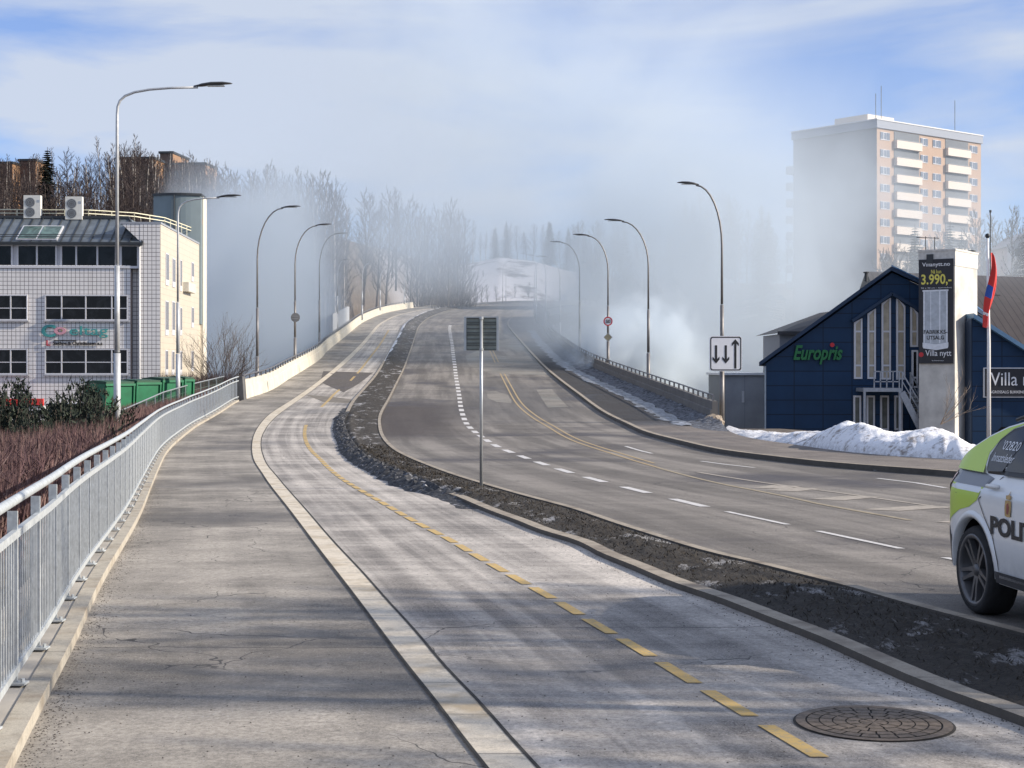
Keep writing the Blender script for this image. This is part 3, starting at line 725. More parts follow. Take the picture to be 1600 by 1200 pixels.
# ------------------------------------------------------------------ white tiled building
def grid_mat(name, tile, line, px_, pz, ax, lw=.13, dirt=True, tint2=None):
    b = NB(name); sep = b.n('ShaderNodeSeparateXYZ'); b.l(b.obj(), sep.inputs[0])
    u = b.math('FRACT', b.math('DIVIDE', sep.outputs[ax], px_)); v = b.math('FRACT', b.math('DIVIDE', sep.outputs[2], pz))
    ln_ = b.math('MAXIMUM', b.math('LESS_THAN', u, lw), b.math('LESS_THAN', v, lw))
    t = b.mix(b.ramp(b.noise(b.obj(), 1.2, 5, .7), .3, .75), tile, tuple(c * .86 for c in tile))
    t = b.mix(b.math('MULTIPLY', b.ramp(b.noise(b.obj(), 1.4, 6, .7, stretch=(1, 1, .12)), .60, .8), .35), t, (.35, .30, .25))
    b.l(b.mix(ln_, t, line), b.b.inputs['Base Color']); b.b.inputs['Roughness'].default_value = .35
    return b.m
mTILE = grid_mat('white grid tiles', (.80, .77, .75), (.12, .10, .10), .245, .245, 0, lw=.11)
mTILES = grid_mat('cream side tiles', (.64, .57, .46), (.36, .32, .26), .49, .36, 1, .05)
mFRM = M('white window frame', (.60, .60, .63), .4, var=.05)
def glass(name, c, r=.06):
    b = NB(name); b.l(b.mix(b.ramp(b.noise(b.obj(), .8, 4, .6, dist=1.5), .48, .62), c, tuple(min(1, x * 2 + .006) for x in c)), b.b.inputs['Base Color'])  # mottled tone paints faint reflections into the pane colour
    b.b.inputs['Roughness'].default_value = r; b.b.inputs['Specular IOR Level'].default_value = .25; return b.m
mGLASS = glass('dark window glass', (.004, .005, .007), .04)
mZINC = M('zinc roof sheet', (.15, .175, .20), .45, .35, var=.2, scale=2)
Yw = 90.0; Sw = F / Yw; rzw = R(3.0)
B0 = P3(250, 575, Yw); B0.z = -5.0                 # the corner between front and side
wb = empty('office_building', B0, rzw, 'white grid tiled office block with mansard roof beside the bridge', 'building')
def fx(px): return (px - 250) / Sw / math.cos(rzw) * 1.0
def fz(row): return (HZ - row) / Sw - B0.z
ZT = fz(350)
def wall(mb, x0, x1, y0, y1, z0, z1): return mb.box(x0, x1, y0, y1, z0, z1)
XL = fx(-260)
# main front wall set back behind the bay
wall(MB(), fx(219), 0, .02, 17.5, 0, ZT).build('corner_wall', mTILE, wb)
MB().prism([(fx(191), ZT - .01), (fx(219) - .01, ZT - .01), (fx(219) - .01, fz(377))], TY(.03), 15).build('upper_wall', mTILE, wb)
wall(MB(), XL, fx(205), .0, 17, 0, fz(415)).build('front_wall', mTILE, wb)
wall(MB(), fx(205) , fx(219), .55, 16, 0, fz(384)).build('recess_wall', mTILE, wb)
MB().box(.0, .03, .05, 17.4, 0, ZT - .02).build('side_wall', mTILES, wb)
MB().box(XL, fx(216), .35, 14, fz(415), fz(381)).build('top_floor_wall', mFRM, wb)
def window(par, x0, x1, z0, z1, ys, cols, bars=(), mat=mGLASS, fr=.07, d=.09, name='window'):
    """frame of boxes standing proud of the wall plane y=ys (towards -y), panes behind"""
    w_ = MB(); w_.box(x0, x1, ys - d, ys, z0, z0 + fr).box(x0, x1, ys - d, ys, z1 - fr, z1)
    cs = [x0 + fr / 2] + list(cols) + [x1 - fr / 2]
    for c_ in cs: w_.box(c_ - fr / 2, c_ + fr / 2, ys - d + .004, ys, z0 + fr, z1 - fr)
    f = w_.build(name, mFRM, par)
    for b_ in bars:
        q = MB()
        for a_, b2 in zip(cs, cs[1:]): q.box(a_ + fr / 2, b2 - fr / 2, ys - d + .01, ys, b_ - fr * .35, b_ + fr * .35)
        q.build('glazing_bar', mFRM, f)
    MB().box(x0 + fr * .6, x1 - fr * .6, ys - d * .45, ys - .003, z0 + fr * .6, z1 - fr * .6).build('pane', mat, f)
    return f
for r0_, r1_, bar in ((461, 501, 482), (545, 585, 566), (629, 668, 649)):
    window(wb, fx(73), fx(201), fz(r1_), fz(r0_), 0, [fx(99), fx(136), fx(176)], [fz(bar)])
    window(wb, fx(-70), fx(47), fz(r1_), fz(r0_), 0, [fx(-42), fx(-5), fx(21)], [fz(bar)])
    window(wb, fx(-230), fx(-120), fz(r1_), fz(r0_), 0, [fx(-205), fx(-170)], [fz(bar)])
    for a_, b_ in ((73, 201), (-70, 47)):
        MB().box(fx(a_ - 2), fx(b_ + 2), -.16, 0, fz(r1_ + 2), fz(r1_)).build('sill', M('grey window sill', (.4, .4, .42), .5), wb)
for a_, b_, cs in ((-60, 22, (-30,)), (28, 90, (59,)), (95, 182, (119.5, 152)), (187, 216, ())):
    window(wb, fx(a_), fx(b_), fz(418), fz(382), .35, [fx(q) for q in cs], fr=.10, d=.12)
MB().box(XL, fx(218), -.06, .36, fz(419.5), fz(416)).build('ledge', mFRM, wb)
# mansard roof with standing seams
m = MB(); zt, zb = fz(334), fz(380); xr_t, xr_b = fx(187), fx(224)
P = [(XL, 3.0, zt), (xr_t, 3.0, zt), (xr_b, -.15, zb), (XL, -.15, zb)]
m.face(P); m.face([(xr_t, 3.0, zt), (xr_t, 9, zt), (xr_b, 9, zb), (xr_b, -.15, zb)]); m.face([(XL, 3, zt), (XL, 9, zt), (xr_t, 9, zt), (xr_t, 3, zt)])
m.face([(XL, -.15, zb), (xr_b, -.15, zb), (xr_b, -.15, zb - .12), (XL, -.15, zb - .12)]); m.face([(xr_b, -.15, zb - .12), (XL, -.15, zb - .12), (XL, .5, zb - .12), (xr_b, .5, zb - .12)])
rf = m.build('mansard_roof', mZINC, wb, fix=False)
m = MB()
mSEAM = M('dark roof seam', (.03, .035, .04), .5)
k = 0; q = -100
while q < 215:
    x = fx(q); t = 1 if q < 187 else (q - 187) / 37
    top = Vector((x, 3.0 - .02, zt + .03)); bot = Vector((x, -.17, zb + .03))
    if q > 187: top = top.lerp(bot, min(1, t))
    m.bar(top, bot, .05, .06); q += 15.2
m.bar((XL, -.16, zb + .35), (fx(213), -.02, zb + .35), .04); m.bar((XL, -.1, zb + .47), (fx(211), .1, zb + .47), .04)
m.bar((XL, 2.9, zt + .06), (xr_t, 2.9, zt + .06), .14, .14); m.bar((XL, -.2, zb - .02), (xr_b, -.2, zb - .02), .14, .12)
m.bar((xr_t, 2.95, zt + .03), (xr_b, -.15, zb + .03), .08)
m.build('seams', mSEAM, rf)
def slope(a_, b_, r0_, r1_, o0, o1, m):
    def q_(x, r, o):
        t = (380 - r) / 46.0; return (fx(x), -.15 + 3.15 * t - o * .65, zb + (zt - zb) * t + o * .6)
    A = [q_(a_, r0_, o0), q_(b_, r0_, o0), q_(b_, r1_, o0), q_(a_, r1_, o0)]; B2 = [q_(a_, r0_, o1), q_(b_, r0_, o1), q_(b_, r1_, o1), q_(a_, r1_, o1)]
    m.face(B2)
    for k_ in range(4): j_ = (k_ + 1) % 4; m.face([A[k_], A[j_], B2[j_], B2[k_]])
    return m
sk = slope(28, 91, 377, 351, 0, .12, MB()); skl = sk.build('skylight', mFRM, wb)
slope(61, 89, 375.5, 352.5, .1, .15, slope(30.5, 58.5, 375.5, 352.5, .1, .15, MB())).build('pane', glass('greenish skylight glass', (.05, .085, .08)), skl)
MB().tube([(fx(219), -.1, 0), (fx(219), -.1, fz(386))], .055, 8).tube([(fx(219), -.1, fz(386)), (fx(219), .2, fz(383))], .055, 8, cap=False).build('downpipe', M('pale downpipe', (.62, .62, .62), .4), wb, True)
# side windows
def swin(t0, t1, r0_, r1_):
    z1_, z0_ = fz(r0_), fz(r1_)
    w_ = MB(); w_.box(.03, .07, t0, t1, z0_, z1_); f = w_.build('side_window', mFRM, wb)
    MB().box(.07, .085, t0 + .12, t1 - .1, z0_ + .5, z1_ - .05).build('pane', M('hazy side glass', (.22, .22, .24), .15), f)
def tside(px):   # depth along the side wall where it meets this column
    k = (px - CX) / F; return (B0.x - k * Yw) / (math.sin(rzw) + k * math.cos(rzw)) * (-1) * -1
for a_, b_, r0_, r1_ in ((257.5, 262.5, 396, 446), (268, 272.5, 404, 449), (280, 283, 406, 455), (298, 301.5, 410, 440), (257, 262, 470, 524), (267.5, 272, 471, 524), (280, 283, 480, 524), (298, 301.5, 480, 512), (257, 261, 547, 586), (267, 271, 548, 586), (280, 283, 548, 586), (298, 301, 548, 580)):
    t0, t1 = tside(a_), tside(b_)
    S2 = F / (Yw + (t0 + t1) / 2)
    zc = lambda r: (HZ - r) / S2 - B0.z
    w_ = MB(); w_.box(.03, .07, t0, t1, zc(r1_), zc(r0_)); f = w_.build('side_window', mFRM, wb)
    MB().box(.07, .085, t0 + .12, t1 - .1, zc(r1_) + .35, zc(r0_) - .06).build('pane', M('hazy side glass', (.20, .20, .22), .15), f)
t0, t1 = tside(285), tside(297); MB().box(.03, .4, t0, t1, 7.9 + 2.0, 8.5 + 2.0).build('wall_box', M('pale wall cabinet', (.6, .57, .5), .5), wb)
# roof edge, stair tower, roof railing
MB().box(fx(188), .06, .0, 17.5, ZT, ZT + .12).build('roof_edge', M('grey roof edge', (.3, .32, .36), .5), wb)
tw = MB(); cy = 15.5; cx0 = fx(240) * 1.17 + .2; n = 24
zt2 = fz(304) + 1.6
cc = (P3(277, 575, 105).x - B0.x) ; rad = 1.7
ta, tb_ = (P3(240, 575, 105).x - B0.x) + .75, (P3(314, 575, 105).x - B0.x) + .78
prt = [(ta, 17.5)] + [(ta + (tb_ - ta) * k / 10, 15.0 - .45 * math.sin(math.pi * (.18 + .82 * k / 10)) + .6 * (1 - k / 10) ** 3) for k in range(11)] + [(tb_, 17.5)]
PM = Matrix(((1, 0, 0, 0), (0, 0, 1, 0), (0, 1, 0, 0), (0, 0, 0, 1)))
tw.prism(prt, PM @ TY(8), zt2 - 8); tower = tw.build('rounded_stair_tower', M('blue grey sheet tower', (.17, .215, .235), .6, .1, var=.06, scale=1), wb)
MB().box(ta + (tb_ - ta) * .47, ta + (tb_ - ta) * .48, 14.3, 14.62, 8, zt2).build('panel_joint', mSEAM, tower)
MB().prism([(x_ + (.06 if x_ > ta + 1 else -.06), y_ - .08) for x_, y_ in prt], PM @ TY(zt2), .16).build('tower_rim', mSEAM, tower)
x1 = (P3(322, 575, 107).x - B0.x) + .9
fin = MB(); fin.box(x1 - .42, x1, 15.6, 17.2, 0, zt2 + .0).build('tower_fin', M('cream tower slab', (.64, .59, .50), .6, var=.06), wb)
m = MB(); m.prism([(0, 0), (.28, .0), (.30, .8), (.12, 1.1), (0, .9)], Matrix.Translation((x1 - .36, 15.585, zt2 - 2.3)), .01); m.prism([(.05, -.55), (.22, -.55), (.22, -.25), (.05, -.25)], Matrix.Translation((x1 - .36, 15.585, zt2 - 2.3)), .01)
m.build('orange_emblem', M('orange emblem', (.75, .30, .08), .5), fin and wb)
rlg = MB(); mRR = M('cream roof railing', (.72, .68, .5), .5)
pts = [(-12, 3.4), (fx(120), 3.4), (fx(185), 5), (-1.1, 8), (-.35, 16.5)]
zrr = zt + .05
for a_, b_ in zip(pts, pts[1:]):
    L_ = math.dist(a_, b_); nn = max(2, int(L_ / 1.3))
    for h in (.35, .62): rlg.bar((a_[0], a_[1], zrr + h * .8), (b_[0], b_[1], zrr + h * .8 - .0), .05)
    for k in range(nn + 1):
        t = k / nn; x = a_[0] + (b_[0] - a_[0]) * t; y = a_[1] + (b_[1] - a_[1]) * t; rlg.box(x - .025, x + .025, y - .025, y + .025, zrr - .7, zrr + .5)
rlg.build('roof_railing', mRR, wb)
# lettering on the wall
mTEAL = M('teal sign letters', (.06, .30, .29), .4, var=.15); mPINK = M('pink sign letter', (.60, .30, .36), .4); mYEL = M('yellow letter dot', (.6, .5, .15), .4)
def wtext(s, px, row, hpx, mat, sx=1, name='lettering', y=-.09, bold=0):
    return text_obj(name, s, hpx / Sw / .7, mat, wb, (fx(px), y, fz(row)), ext=.03, sx=sx, bold=bold)
wtext('C', 67.5, 526, 18, mTEAL, 1.25, bold=.03); wtext('O', 88, 522, 10, mPINK, 1.5, bold=.035)
m = MB(); m.prism(disc(.12, 12), Matrix.Translation((fx(101), -.09, fz(515))), .06).build('lettering', mYEL, wb)
wtext('eltag', 110, 523.5, 14, mTEAL, 1.6, bold=.004)
wtext('L', 75, 540, 8, M('dark red logo', (.40, .03, .05), .5), 1.2, bold=.01)
wtext('Sæthre & Christiansen a.s', 86, 539, 5.2, mBLK, .98, bold=.008); MB().box(fx(87), fx(121), -.06, 0, fz(532.6), fz(531.6)).build('lettering', mBLK, wb)
# red fascia sign on the ground floor with a canopy below it
fs = MB(); fs.box(fx(-150), fx(78), -1.2, -.95, fz(633), fz(622)); fsg = fs.build('fascia_board', M('red fascia board', (.62, .04, .03), .45, var=.08), wb)
text_obj('fascia_letters', 'RENSERI OG REPARASJONER NINGH', 8 / Sw / .7, mWSIGN, wb, (fx(20), -1.21, fz(631)), ext=.01, align='RIGHT') if False else text_obj('fascia_letters', 'NINGH', 6.6 / Sw / .7, mWSIGN, wb, (fx(-1), -1.215, fz(630.5)), ext=.01, sx=.9)
MB().box(fx(-150), fx(78), -1.15, -.03, fz(640), fz(633.3)).build('fascia_underside', mFRM, wb)

# heat pumps on the roof
for k, (a_, b_, t_, lb) in enumerate(((37, 63, 305, 'white heat pump with two fans on the office roof, beside the skylight'), (102, 128, 307, 'white heat pump with two fans on the office roof, closer to the tall lamp'))):
    p = P3((a_ + b_) / 2, 575, 92.4); Sa = F / 92.4; wz = (b_ - a_) / Sa; zt_ = (HZ - t_) / Sa; hp = empty('heat_pump', (p.x, 92.4, zt_ - 1.38), rzw, lb, 'heat pump', 'heat pumps on the roof of the white office building')
    MB().box(-wz / 2, wz / 2, 0, .4, 0, 1.38).build('casing', M('white heat pump casing', (.66, .65, .60), .5, var=.08), hp)
    for z in (.95, .36):
        f = MB(); ring(f, .0, .29, 0); 
        f.v = [(x - .12, -.012, y + z) for x, y, _ in f.v]; fo = f.build('fan', M('fan grille dark', (.10, .10, .10), .5), hp, fix=False)
        f = MB()
        for r_ in (.28, .2, .11): ring(f, r_ - .02, r_, 0, 20)
        f.v = [(x - .12, -.02, y + z) for x, y, _ in f.v]; f.build('guard', mALU, fo, fix=False)
    MB().box(wz / 2 - .2, wz / 2 - .05, -.01, 0, .95, 1.1).build('badge', mALU, hp)

# ------------------------------------------------------------------ green skips
mGRN = M('green skip paint', (.006, .13, .055), .45, var=.18, scale=2.5); mGRND = M('dark green lid', (.004, .055, .024), .5, var=.2)
sk0 = P3(161, 575, 67.5); sk1 = P3(302, 575, 71.5); dirv = Vector((sk1.x - sk0.x, sk1.y - sk0.y)); Ls = dirv.length; an = math.atan2(dirv.y, dirv.x)
labs = ('green metal skip nearest the evergreen shrubs, first of the row', 'green metal skip between the tall lamp and the second lamp', 'green metal skip behind the second lamp beside the white wall', 'green metal skip by the bare bush, last of the row')
us = [0, .33, .62, .87, 1.0]; 
tops = [600, 598, 594.5, 593]
for k in range(4):
    a_ = sk0 + Vector((*(dirv * us[k]), 0)); b_ = sk0 + Vector((*(dirv * (us[k + 1] - .012)), 0)); L_ = (b_ - a_).length
    ztop = (HZ - tops[k]) / F * a_.y; zb_ = -3.0
    o = empty('skip', (a_.x, a_.y, zb_), an, labs[k], 'skip', 'green skips in a row below the office')
    h_ = ztop - zb_; Dp = 1.2
    m = MB(); v = [(0, -.0), (L_, -.0)]
    A = [(0, 0, 0), (L_, 0, 0), (L_, Dp, 0), (0, Dp, 0)]; Bq = [(-.0, -.12, h_), (L_, -.12, h_), (L_, Dp + .1, h_), (0, Dp + .1, h_)]
    m.face(A); m.face(Bq)
    for i in range(4): j = (i + 1) % 4; m.face([A[i], A[j], Bq[j], Bq[i]])
    m.build('tub', mGRN, o)
    m = MB()
    for x in (.05, L_ - .05): m.bar((x, -.03, .05), (x, -.15, h_ - .03), .08, .08)
    m.bar((0, -.15, h_ - .04), (L_, -.15, h_ - .04), .1, .1); m.bar((0, -.05, .06), (L_, -.05, .06), .12, .12); m.build('ribs', mGRN, o)
    m = MB(); m.prism([(-.18, h_ + .01), (-.18, h_ + .10), (Dp * .6, h_ + .16), (Dp + .15, h_ + .10), (Dp + .15, h_ + .01)], Matrix(((0, 1, 0, .04), (1, 0, 0, 0), (0, 0, 1, 0), (0, 0, 0, 1))), L_ - .1)
    m.build('lid', mGRND, o)

# ------------------------------------------------------------------ thin fence behind the hedge
fn = empty('garden_fence', (fA(30) - 3, 30, ZR(30) - .4), 0, 'thin green grey wire fence behind the twig hedge below the skips', 'fence'); o_ = fn.location
m = MB(); pts = [P3(165, 651, 58), P3(200, 637, 61), P3(255, 613, 67), P3(300, 600, 72), P3(350, 588, 79)]
pts = [p - o_ for p in pts]; m.tube(pts, .03, 6); m.build('top_bar', mALU, fn, True)
m = MB(); m2 = MB()
for a_, b_ in zip(pts, pts[1:]):
    for k in range(4):
        p = a_.lerp(b_, k / 4); m.bar(p, p - Vector((0, 0, 1.1)), .045)
    for k in range(30):
        p = a_.lerp(b_, k / 30); m2.bar(p, p - Vector((0, 0, 1.0)), .012)
    for h in (.3, .6, .9): m2.bar(a_ - Vector((0, 0, h)), b_ - Vector((0, 0, h)), .012)
m.build('posts', mALU, fn); m2.build('wire_mesh', M('green fence wire', (.08, .14, .11), .5), fn)
# ------------------------------------------------------------------ high-rise
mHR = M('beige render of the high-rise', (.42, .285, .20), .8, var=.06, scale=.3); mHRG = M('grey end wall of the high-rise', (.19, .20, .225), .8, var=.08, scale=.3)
mHRT = M('grey roof band', (.27, .30, .36), .7, var=.06); mBALC = M('cream balcony front', (.66, .58, .50), .7, var=.05); mREC = M('dark recess shade and panes', (.10, .115, .14), .7, var=.2)
Yh = 250.0; Ch = P3(1370, 575, Yh); zb_h = 2.0; ztop_h = (HZ - 187) / F * Yh
hr = empty('apartment_tower', (Ch.x, Yh, zb_h), R(90 - 51.3), 'tall beige apartment tower with rows of pale balconies above the blue shops', 'building')
Lr, Ll = 28.8, 17.7; Hh = ztop_h - zb_h
# local +x runs along the sunlit balcony front, local +y along the grey end wall
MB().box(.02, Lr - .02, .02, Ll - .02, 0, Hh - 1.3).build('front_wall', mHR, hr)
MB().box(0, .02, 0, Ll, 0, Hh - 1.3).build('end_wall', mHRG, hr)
MB().box(-.25, Lr + .2, -.25, Ll + .2, Hh - 1.3, Hh).build('roof_band', mHRT, hr)
MB().box(-.35, Lr + .3, -.35, Ll + .3, Hh, Hh + .18).build('roof_coping', M('pale coping', (.7, .7, .7), .6), hr)
MB().box(4, 11, 5, 12, Hh, Hh + 2.0).build('lift_house', mBALC, hr)
for x, y, h in ((1, 1, 4.5), (5, 3, 6.5), (24, 2, 6)): MB().tube([(x, y, Hh), (x, y, Hh + h)], .06, 5).build('aerial', mSEAM, hr)
fh = 2.83
rt = lambda px: (59.375 - 59.375, 0)
def along(px):
    k = (px - CX) / F; return (k * Yh - Ch.x) / (.7804 - k * .6252)
bal = ((along(1397), along(1436)), (along(1477), along(1512.5))); wins = ((along(1374), along(1390.5)), (along(1436.8), along(1450)), (along(1456), along(1470.5)), (along(1514), along(1527.5)))
for fl in range(12):
    z1_ = Hh - 1.4 - fl * fh
    for a_, b_ in wins:
        f = MB().box(a_ + .25, b_ - .12, -.06, .018, z1_ - 1.75, z1_ - .45).build('window', mFRM, hr)
        n = 2; wdt = (b_ - a_ - .37) / 3
        MB().box(a_ + .25, a_ + .25 + wdt * .9, -.09, -.062, z1_ - 1.6, z1_ - .5).box(a_ + .25 + wdt * 2.0, b_ - .14, -.09, -.062, z1_ - 1.65, z1_ - .5).box(a_ + .37 + wdt, a_ + .22 + wdt * 1.9, -.088, -.062, z1_ - 1.6, z1_ - .55).build('pane', M('grey blue glass', (.13, .16, .21), .2), f)
    for a_, b_ in bal:
        MB().box(a_, b_, -.05, .016, z1_ - 2.75, z1_ - .05).build('recess_shade_panel', mREC, hr)  # flat dark panel paints the shaded recess behind the balcony
        q = MB().box(a_, b_ + .1, -.62, -.5, z1_ - 2.85, z1_ - 1.55).box(a_, a_ + .12, -.5, -.06, z1_ - 2.85, z1_ - 1.55).box(b_ - .02, b_ + .1, -.5, -.06, z1_ - 2.85, z1_ - 1.55).box(a_ + .12, b_ - .02, -.5, -.06, z1_ - 2.85, z1_ - 2.7).build('balcony', mBALC, hr)
        MB().box(a_, b_ + .1, -.66, -.46, z1_ - 1.5, z1_ - 1.42).build('balcony_rail', M('balcony handrail', (.25, .27, .3), .5), q)
    if 1 <= fl < 9:
        MB().box(-.3, 2.6, Ll - .1, Ll + 1.4, z1_ - 2.85, z1_ - 1.5).build('end_balcony', M('grey side balcony', (.45, .47, .52), .7), hr)

# ------------------------------------------------------------------ blue shop with gable
Yb = 85.0; Sb = F / Yb
def panel_mat(name, c, px_, pz, line=.05, lc=None):
    b = NB(name); sep = b.n('ShaderNodeSeparateXYZ'); b.l(b.obj(), sep.inputs[0])
    u = b.math('FRACT', b.math('DIVIDE', sep.outputs[0], px_)); v = b.math('FRACT', b.math('DIVIDE', sep.outputs[2], pz))
    l_ = b.math('MAXIMUM', b.math('LESS_THAN', u, line / px_), b.math('LESS_THAN', v, line / pz))
    t = b.mix(b.ramp(b.noise(b.obj(), .7, 4), .3, .7), tuple(x * .85 for x in c), tuple(x * 1.15 for x in c))
    b.l(b.mix(l_, t, lc or tuple(x * .35 for x in c)), b.b.inputs['Base Color']); b.b.inputs['Roughness'].default_value = .55; b.b.inputs['Specular IOR Level'].default_value = .3; return b.m
mBLUE = panel_mat('dark blue cladding panels', (.008, .034, .085), 1.60, .80); mBLUET = M('dark blue trim', (.007, .028, .07), .5, var=.1); mBLUEL = M('bright blue roof edge', (.06, .16, .32), .4, var=.1)
zbs = -4.2; g0 = P3(1195, 575, Yb)
bs = empty('blue_shop', (g0.x, Yb, zbs), 0, 'dark blue gabled shop with tall narrow windows and a green name sign', 'building')
bx = lambda px: (px - 1195) / Sb
bz = lambda row: (HZ - row) / Sb - zbs
SH = Matrix(((1, .36, 0, 0), (0, 1, 0, 0), (0, 0, 1, 0), (0, 0, 0, 1)))
MB().prism([(bx(1195), 0), (bx(1195), bz(569)), (bx(1394), bz(426)), (bx(1520), bz(486)), (bx(1520), 0)], SH, 10).build('gable_wall', mBLUE, bs)
rfm = MB()
for (a_, ra), (b_, rb_) in (((1188, 572), (1394, 423)), ((1394, 423), (1526, 486))):
    p0 = Vector((bx(a_), -.35, bz(ra))); p1 = Vector((bx(b_), -.35, bz(rb_)))
    rfm.prism([(p0.x, p0.z), (p1.x, p1.z), (p1.x, p1.z + .22), (p0.x, p0.z + .22)], SH @ TY(-.35), 10.4)
rf = rfm.build('roof', mBLUET, bs); MB().prism([(bx(1394), bz(423) + .235), (bx(1526), bz(486) + .235), (bx(1526), bz(486) + .30), (bx(1394), bz(423) + .30)], SH @ TY(-.38), 10).build('roof_flashing', mBLUEL, rf)
MB().tube([(bx(1386), 5, bz(432)), (bx(1386), 5, bz(418))], .10, 8).tube([(bx(1386), 5, bz(418)), (bx(1386), 5, bz(416))], .17, 8).build('flue', mSEAM, rf)
MB().box(bx(1195) - .02, bx(1195) + .06, -.06, -.002, 0, bz(572)).build('corner_trim', M('pale corner trim', (.3, .36, .42), .5), bs)
# tall windows with sloping heads
mTAN = M('window with tan blinds', (.42, .36, .27), .3, var=.3, scale=1.5)
def pwin(a_, b_, ta, tb, bot, bars, nm='tall_window', mat=mTAN):
    m = MB(); o = [(bx(a_), bz(bot)), (bx(b_), bz(bot)), (bx(b_), bz(tb)), (bx(a_), bz(ta))]; f_ = .10
    i = [(bx(a_) + f_, bz(bot) + f_), (bx(b_) - f_, bz(bot) + f_), (bx(b_) - f_, bz(tb) - f_), (bx(a_) + f_, bz(ta) - f_)]
    n = 4
    for k in range(n):
        j = (k + 1) % n
        m.face([(o[k][0], -.09, o[k][1]), (o[j][0], -.09, o[j][1]), (i[j][0], -.09, i[j][1]), (i[k][0], -.09, i[k][1])])
        m.face([(o[k][0], -.09, o[k][1]), (o[j][0], -.09, o[j][1]), (o[j][0], 0, o[j][1]), (o[k][0], 0, o[k][1])])
    for b3 in bars: m.box(bx(a_) + f_, bx(b_) - f_, -.088, -.045, bz(b3) - .05, bz(b3) + .05)
    f = m.build(nm, mFRM, bs, fix=False)
    MB().prism(i, TY(-.04), .03).build('pane', mat, f)
pwin(1334, 1347, 504, 497, 592, [518, 571]); pwin(1355, 1368, 490, 482, 592, [518, 571]); pwin(1377, 1391.5, 474, 465, 593, [518, 571]); pwin(1400, 1414, 465, 478, 593, [518, 571]); pwin(1422, 1434, 478, 489, 542, [518])
for a_, b_ in ((1333, 1345), (1353.5, 1366.5), (1375, 1388.5), (1397, 1410)): pwin(a_, b_, 618, 618, 672, [], 'ground_window', M('grey shop glass', (.12, .13, .12), .15, var=.4, scale=1))
m = MB(); m.bar((bx(1330), -.2, bz(502)), (bx(1392), -.2, bz(459)), .25, .16); m.bar((bx(1392), -.2, bz(459)), (bx(1434), -.2, bz(484)), .25, .16); m.build('window_hood', mBLUET, bs)
pwin(1424, 1434, 547, 547, 606, [590], 'door', mGLASS)
mSTAIR = M('galvanised stair steel', (.36, .38, .41), .5, .4, var=.15)
# sign letters
mEU = M('green sign letters', (.012, .15, .045), .45, var=.1)
sg_ = empty('shop_lettering', (g0.x + bx(1238), Yb - .12, zbs + bz(562)), 0); sg_.parent = bs; sg_.location = (bx(1238), -.12, bz(561.5)); sg_.name = 'shop_lettering'
t_ = text_obj('letters', 'Europris', 22.5 / Sb / .72, mEU, sg_, (0, 0, 0), ext=.06, sx=.70, bold=.03)
for v in t_.data.vertices: v.co.x += .22 * v.co.y
MB().prism(disc(.12, 12), Matrix.Translation((bx(1299) - bx(1238), -.14, bz(539) - bz(561.5))), .1).build('red_dot', mRED, sg_)
# stair and landing
stp = empty('steel_staircase', (g0.x + bx(1410), Yb - 1.6, zbs), 0, 'grey steel outdoor staircase with landing in front of the blue gable', 'staircase')
def sx_(px, Y=Yb - 1.6): return (px - CX) * Y / F - stp.location.x
def sz_(row, Y=Yb - 1.6): return (HZ - row) * Y / F - zbs
zl = sz_(612)
MB().box(sx_(1347), sx_(1407), -.3, 1.5, zl, zl + .2).build('landing', mSTAIR, stp)
m = MB(); m.bar((sx_(1349), -.25, 0), (sx_(1349), -.25, zl), .12); m.bar((sx_(1404), -.25, 0), (sx_(1404), -.25, zl), .12); m.build('legs', mSTAIR, stp)
st0, st1 = (sx_(1407), sz_(611)), (sx_(1444), sz_(685))
for k in range(12):
    t = (k + .5) / 12; x = st0[0] + (st1[0] - st0[0]) * t; z = st0[1] + (st1[1] - st0[1]) * t
    MB().box(x - .12 + .5, x + .16 + .5, -.28, .85, z - .03, z + .02).build('tread', mSTAIR, stp)
for yy_, o1 in ((-.32, 0), (.9, .75)):
    MB().bar((st0[0] + o1, yy_, st0[1] - .05), (st1[0] + o1, yy_, st1[1] - .05), .07, .34).build('stringer', mSTAIR, stp)
    m = MB(); m.bar((st0[0] + o1, yy_, st0[1] + 1.0), (st1[0] + o1 + .2, yy_, st1[1] + 1.1), .07)
    m.bar((st0[0] + o1, yy_, st0[1] + .55), (st1[0] + o1 + .2, yy_, st1[1] + .6), .05)
    for t in (.0, .33, .66, 1): x = st0[0] + (st1[0] - st0[0]) * t + o1; z = st0[1] + (st1[1] - st0[1]) * t; m.bar((x, yy_, z), (x + .03, yy_, z + 1.02), .06)
    m.build('handrail', mSTAIR, stp)
m = MB(); x0_, x1_ = sx_(1364), sx_(1403)
for z in (zl + .55, zl + 1.1): m.bar((x0_, -.28, z), (x1_, -.28, z), .06)
for k in range(5): x = x0_ + (x1_ - x0_) * k / 4; m.bar((x, -.28, zl + .2), (x, -.28, zl + 1.1), .06)
m.bar((x1_, -.28, zl + 1.1), (st0[0] + .1, -.3, st0[1] + 1.0), .06)
m.build('landing_rail', mSTAIR, stp)

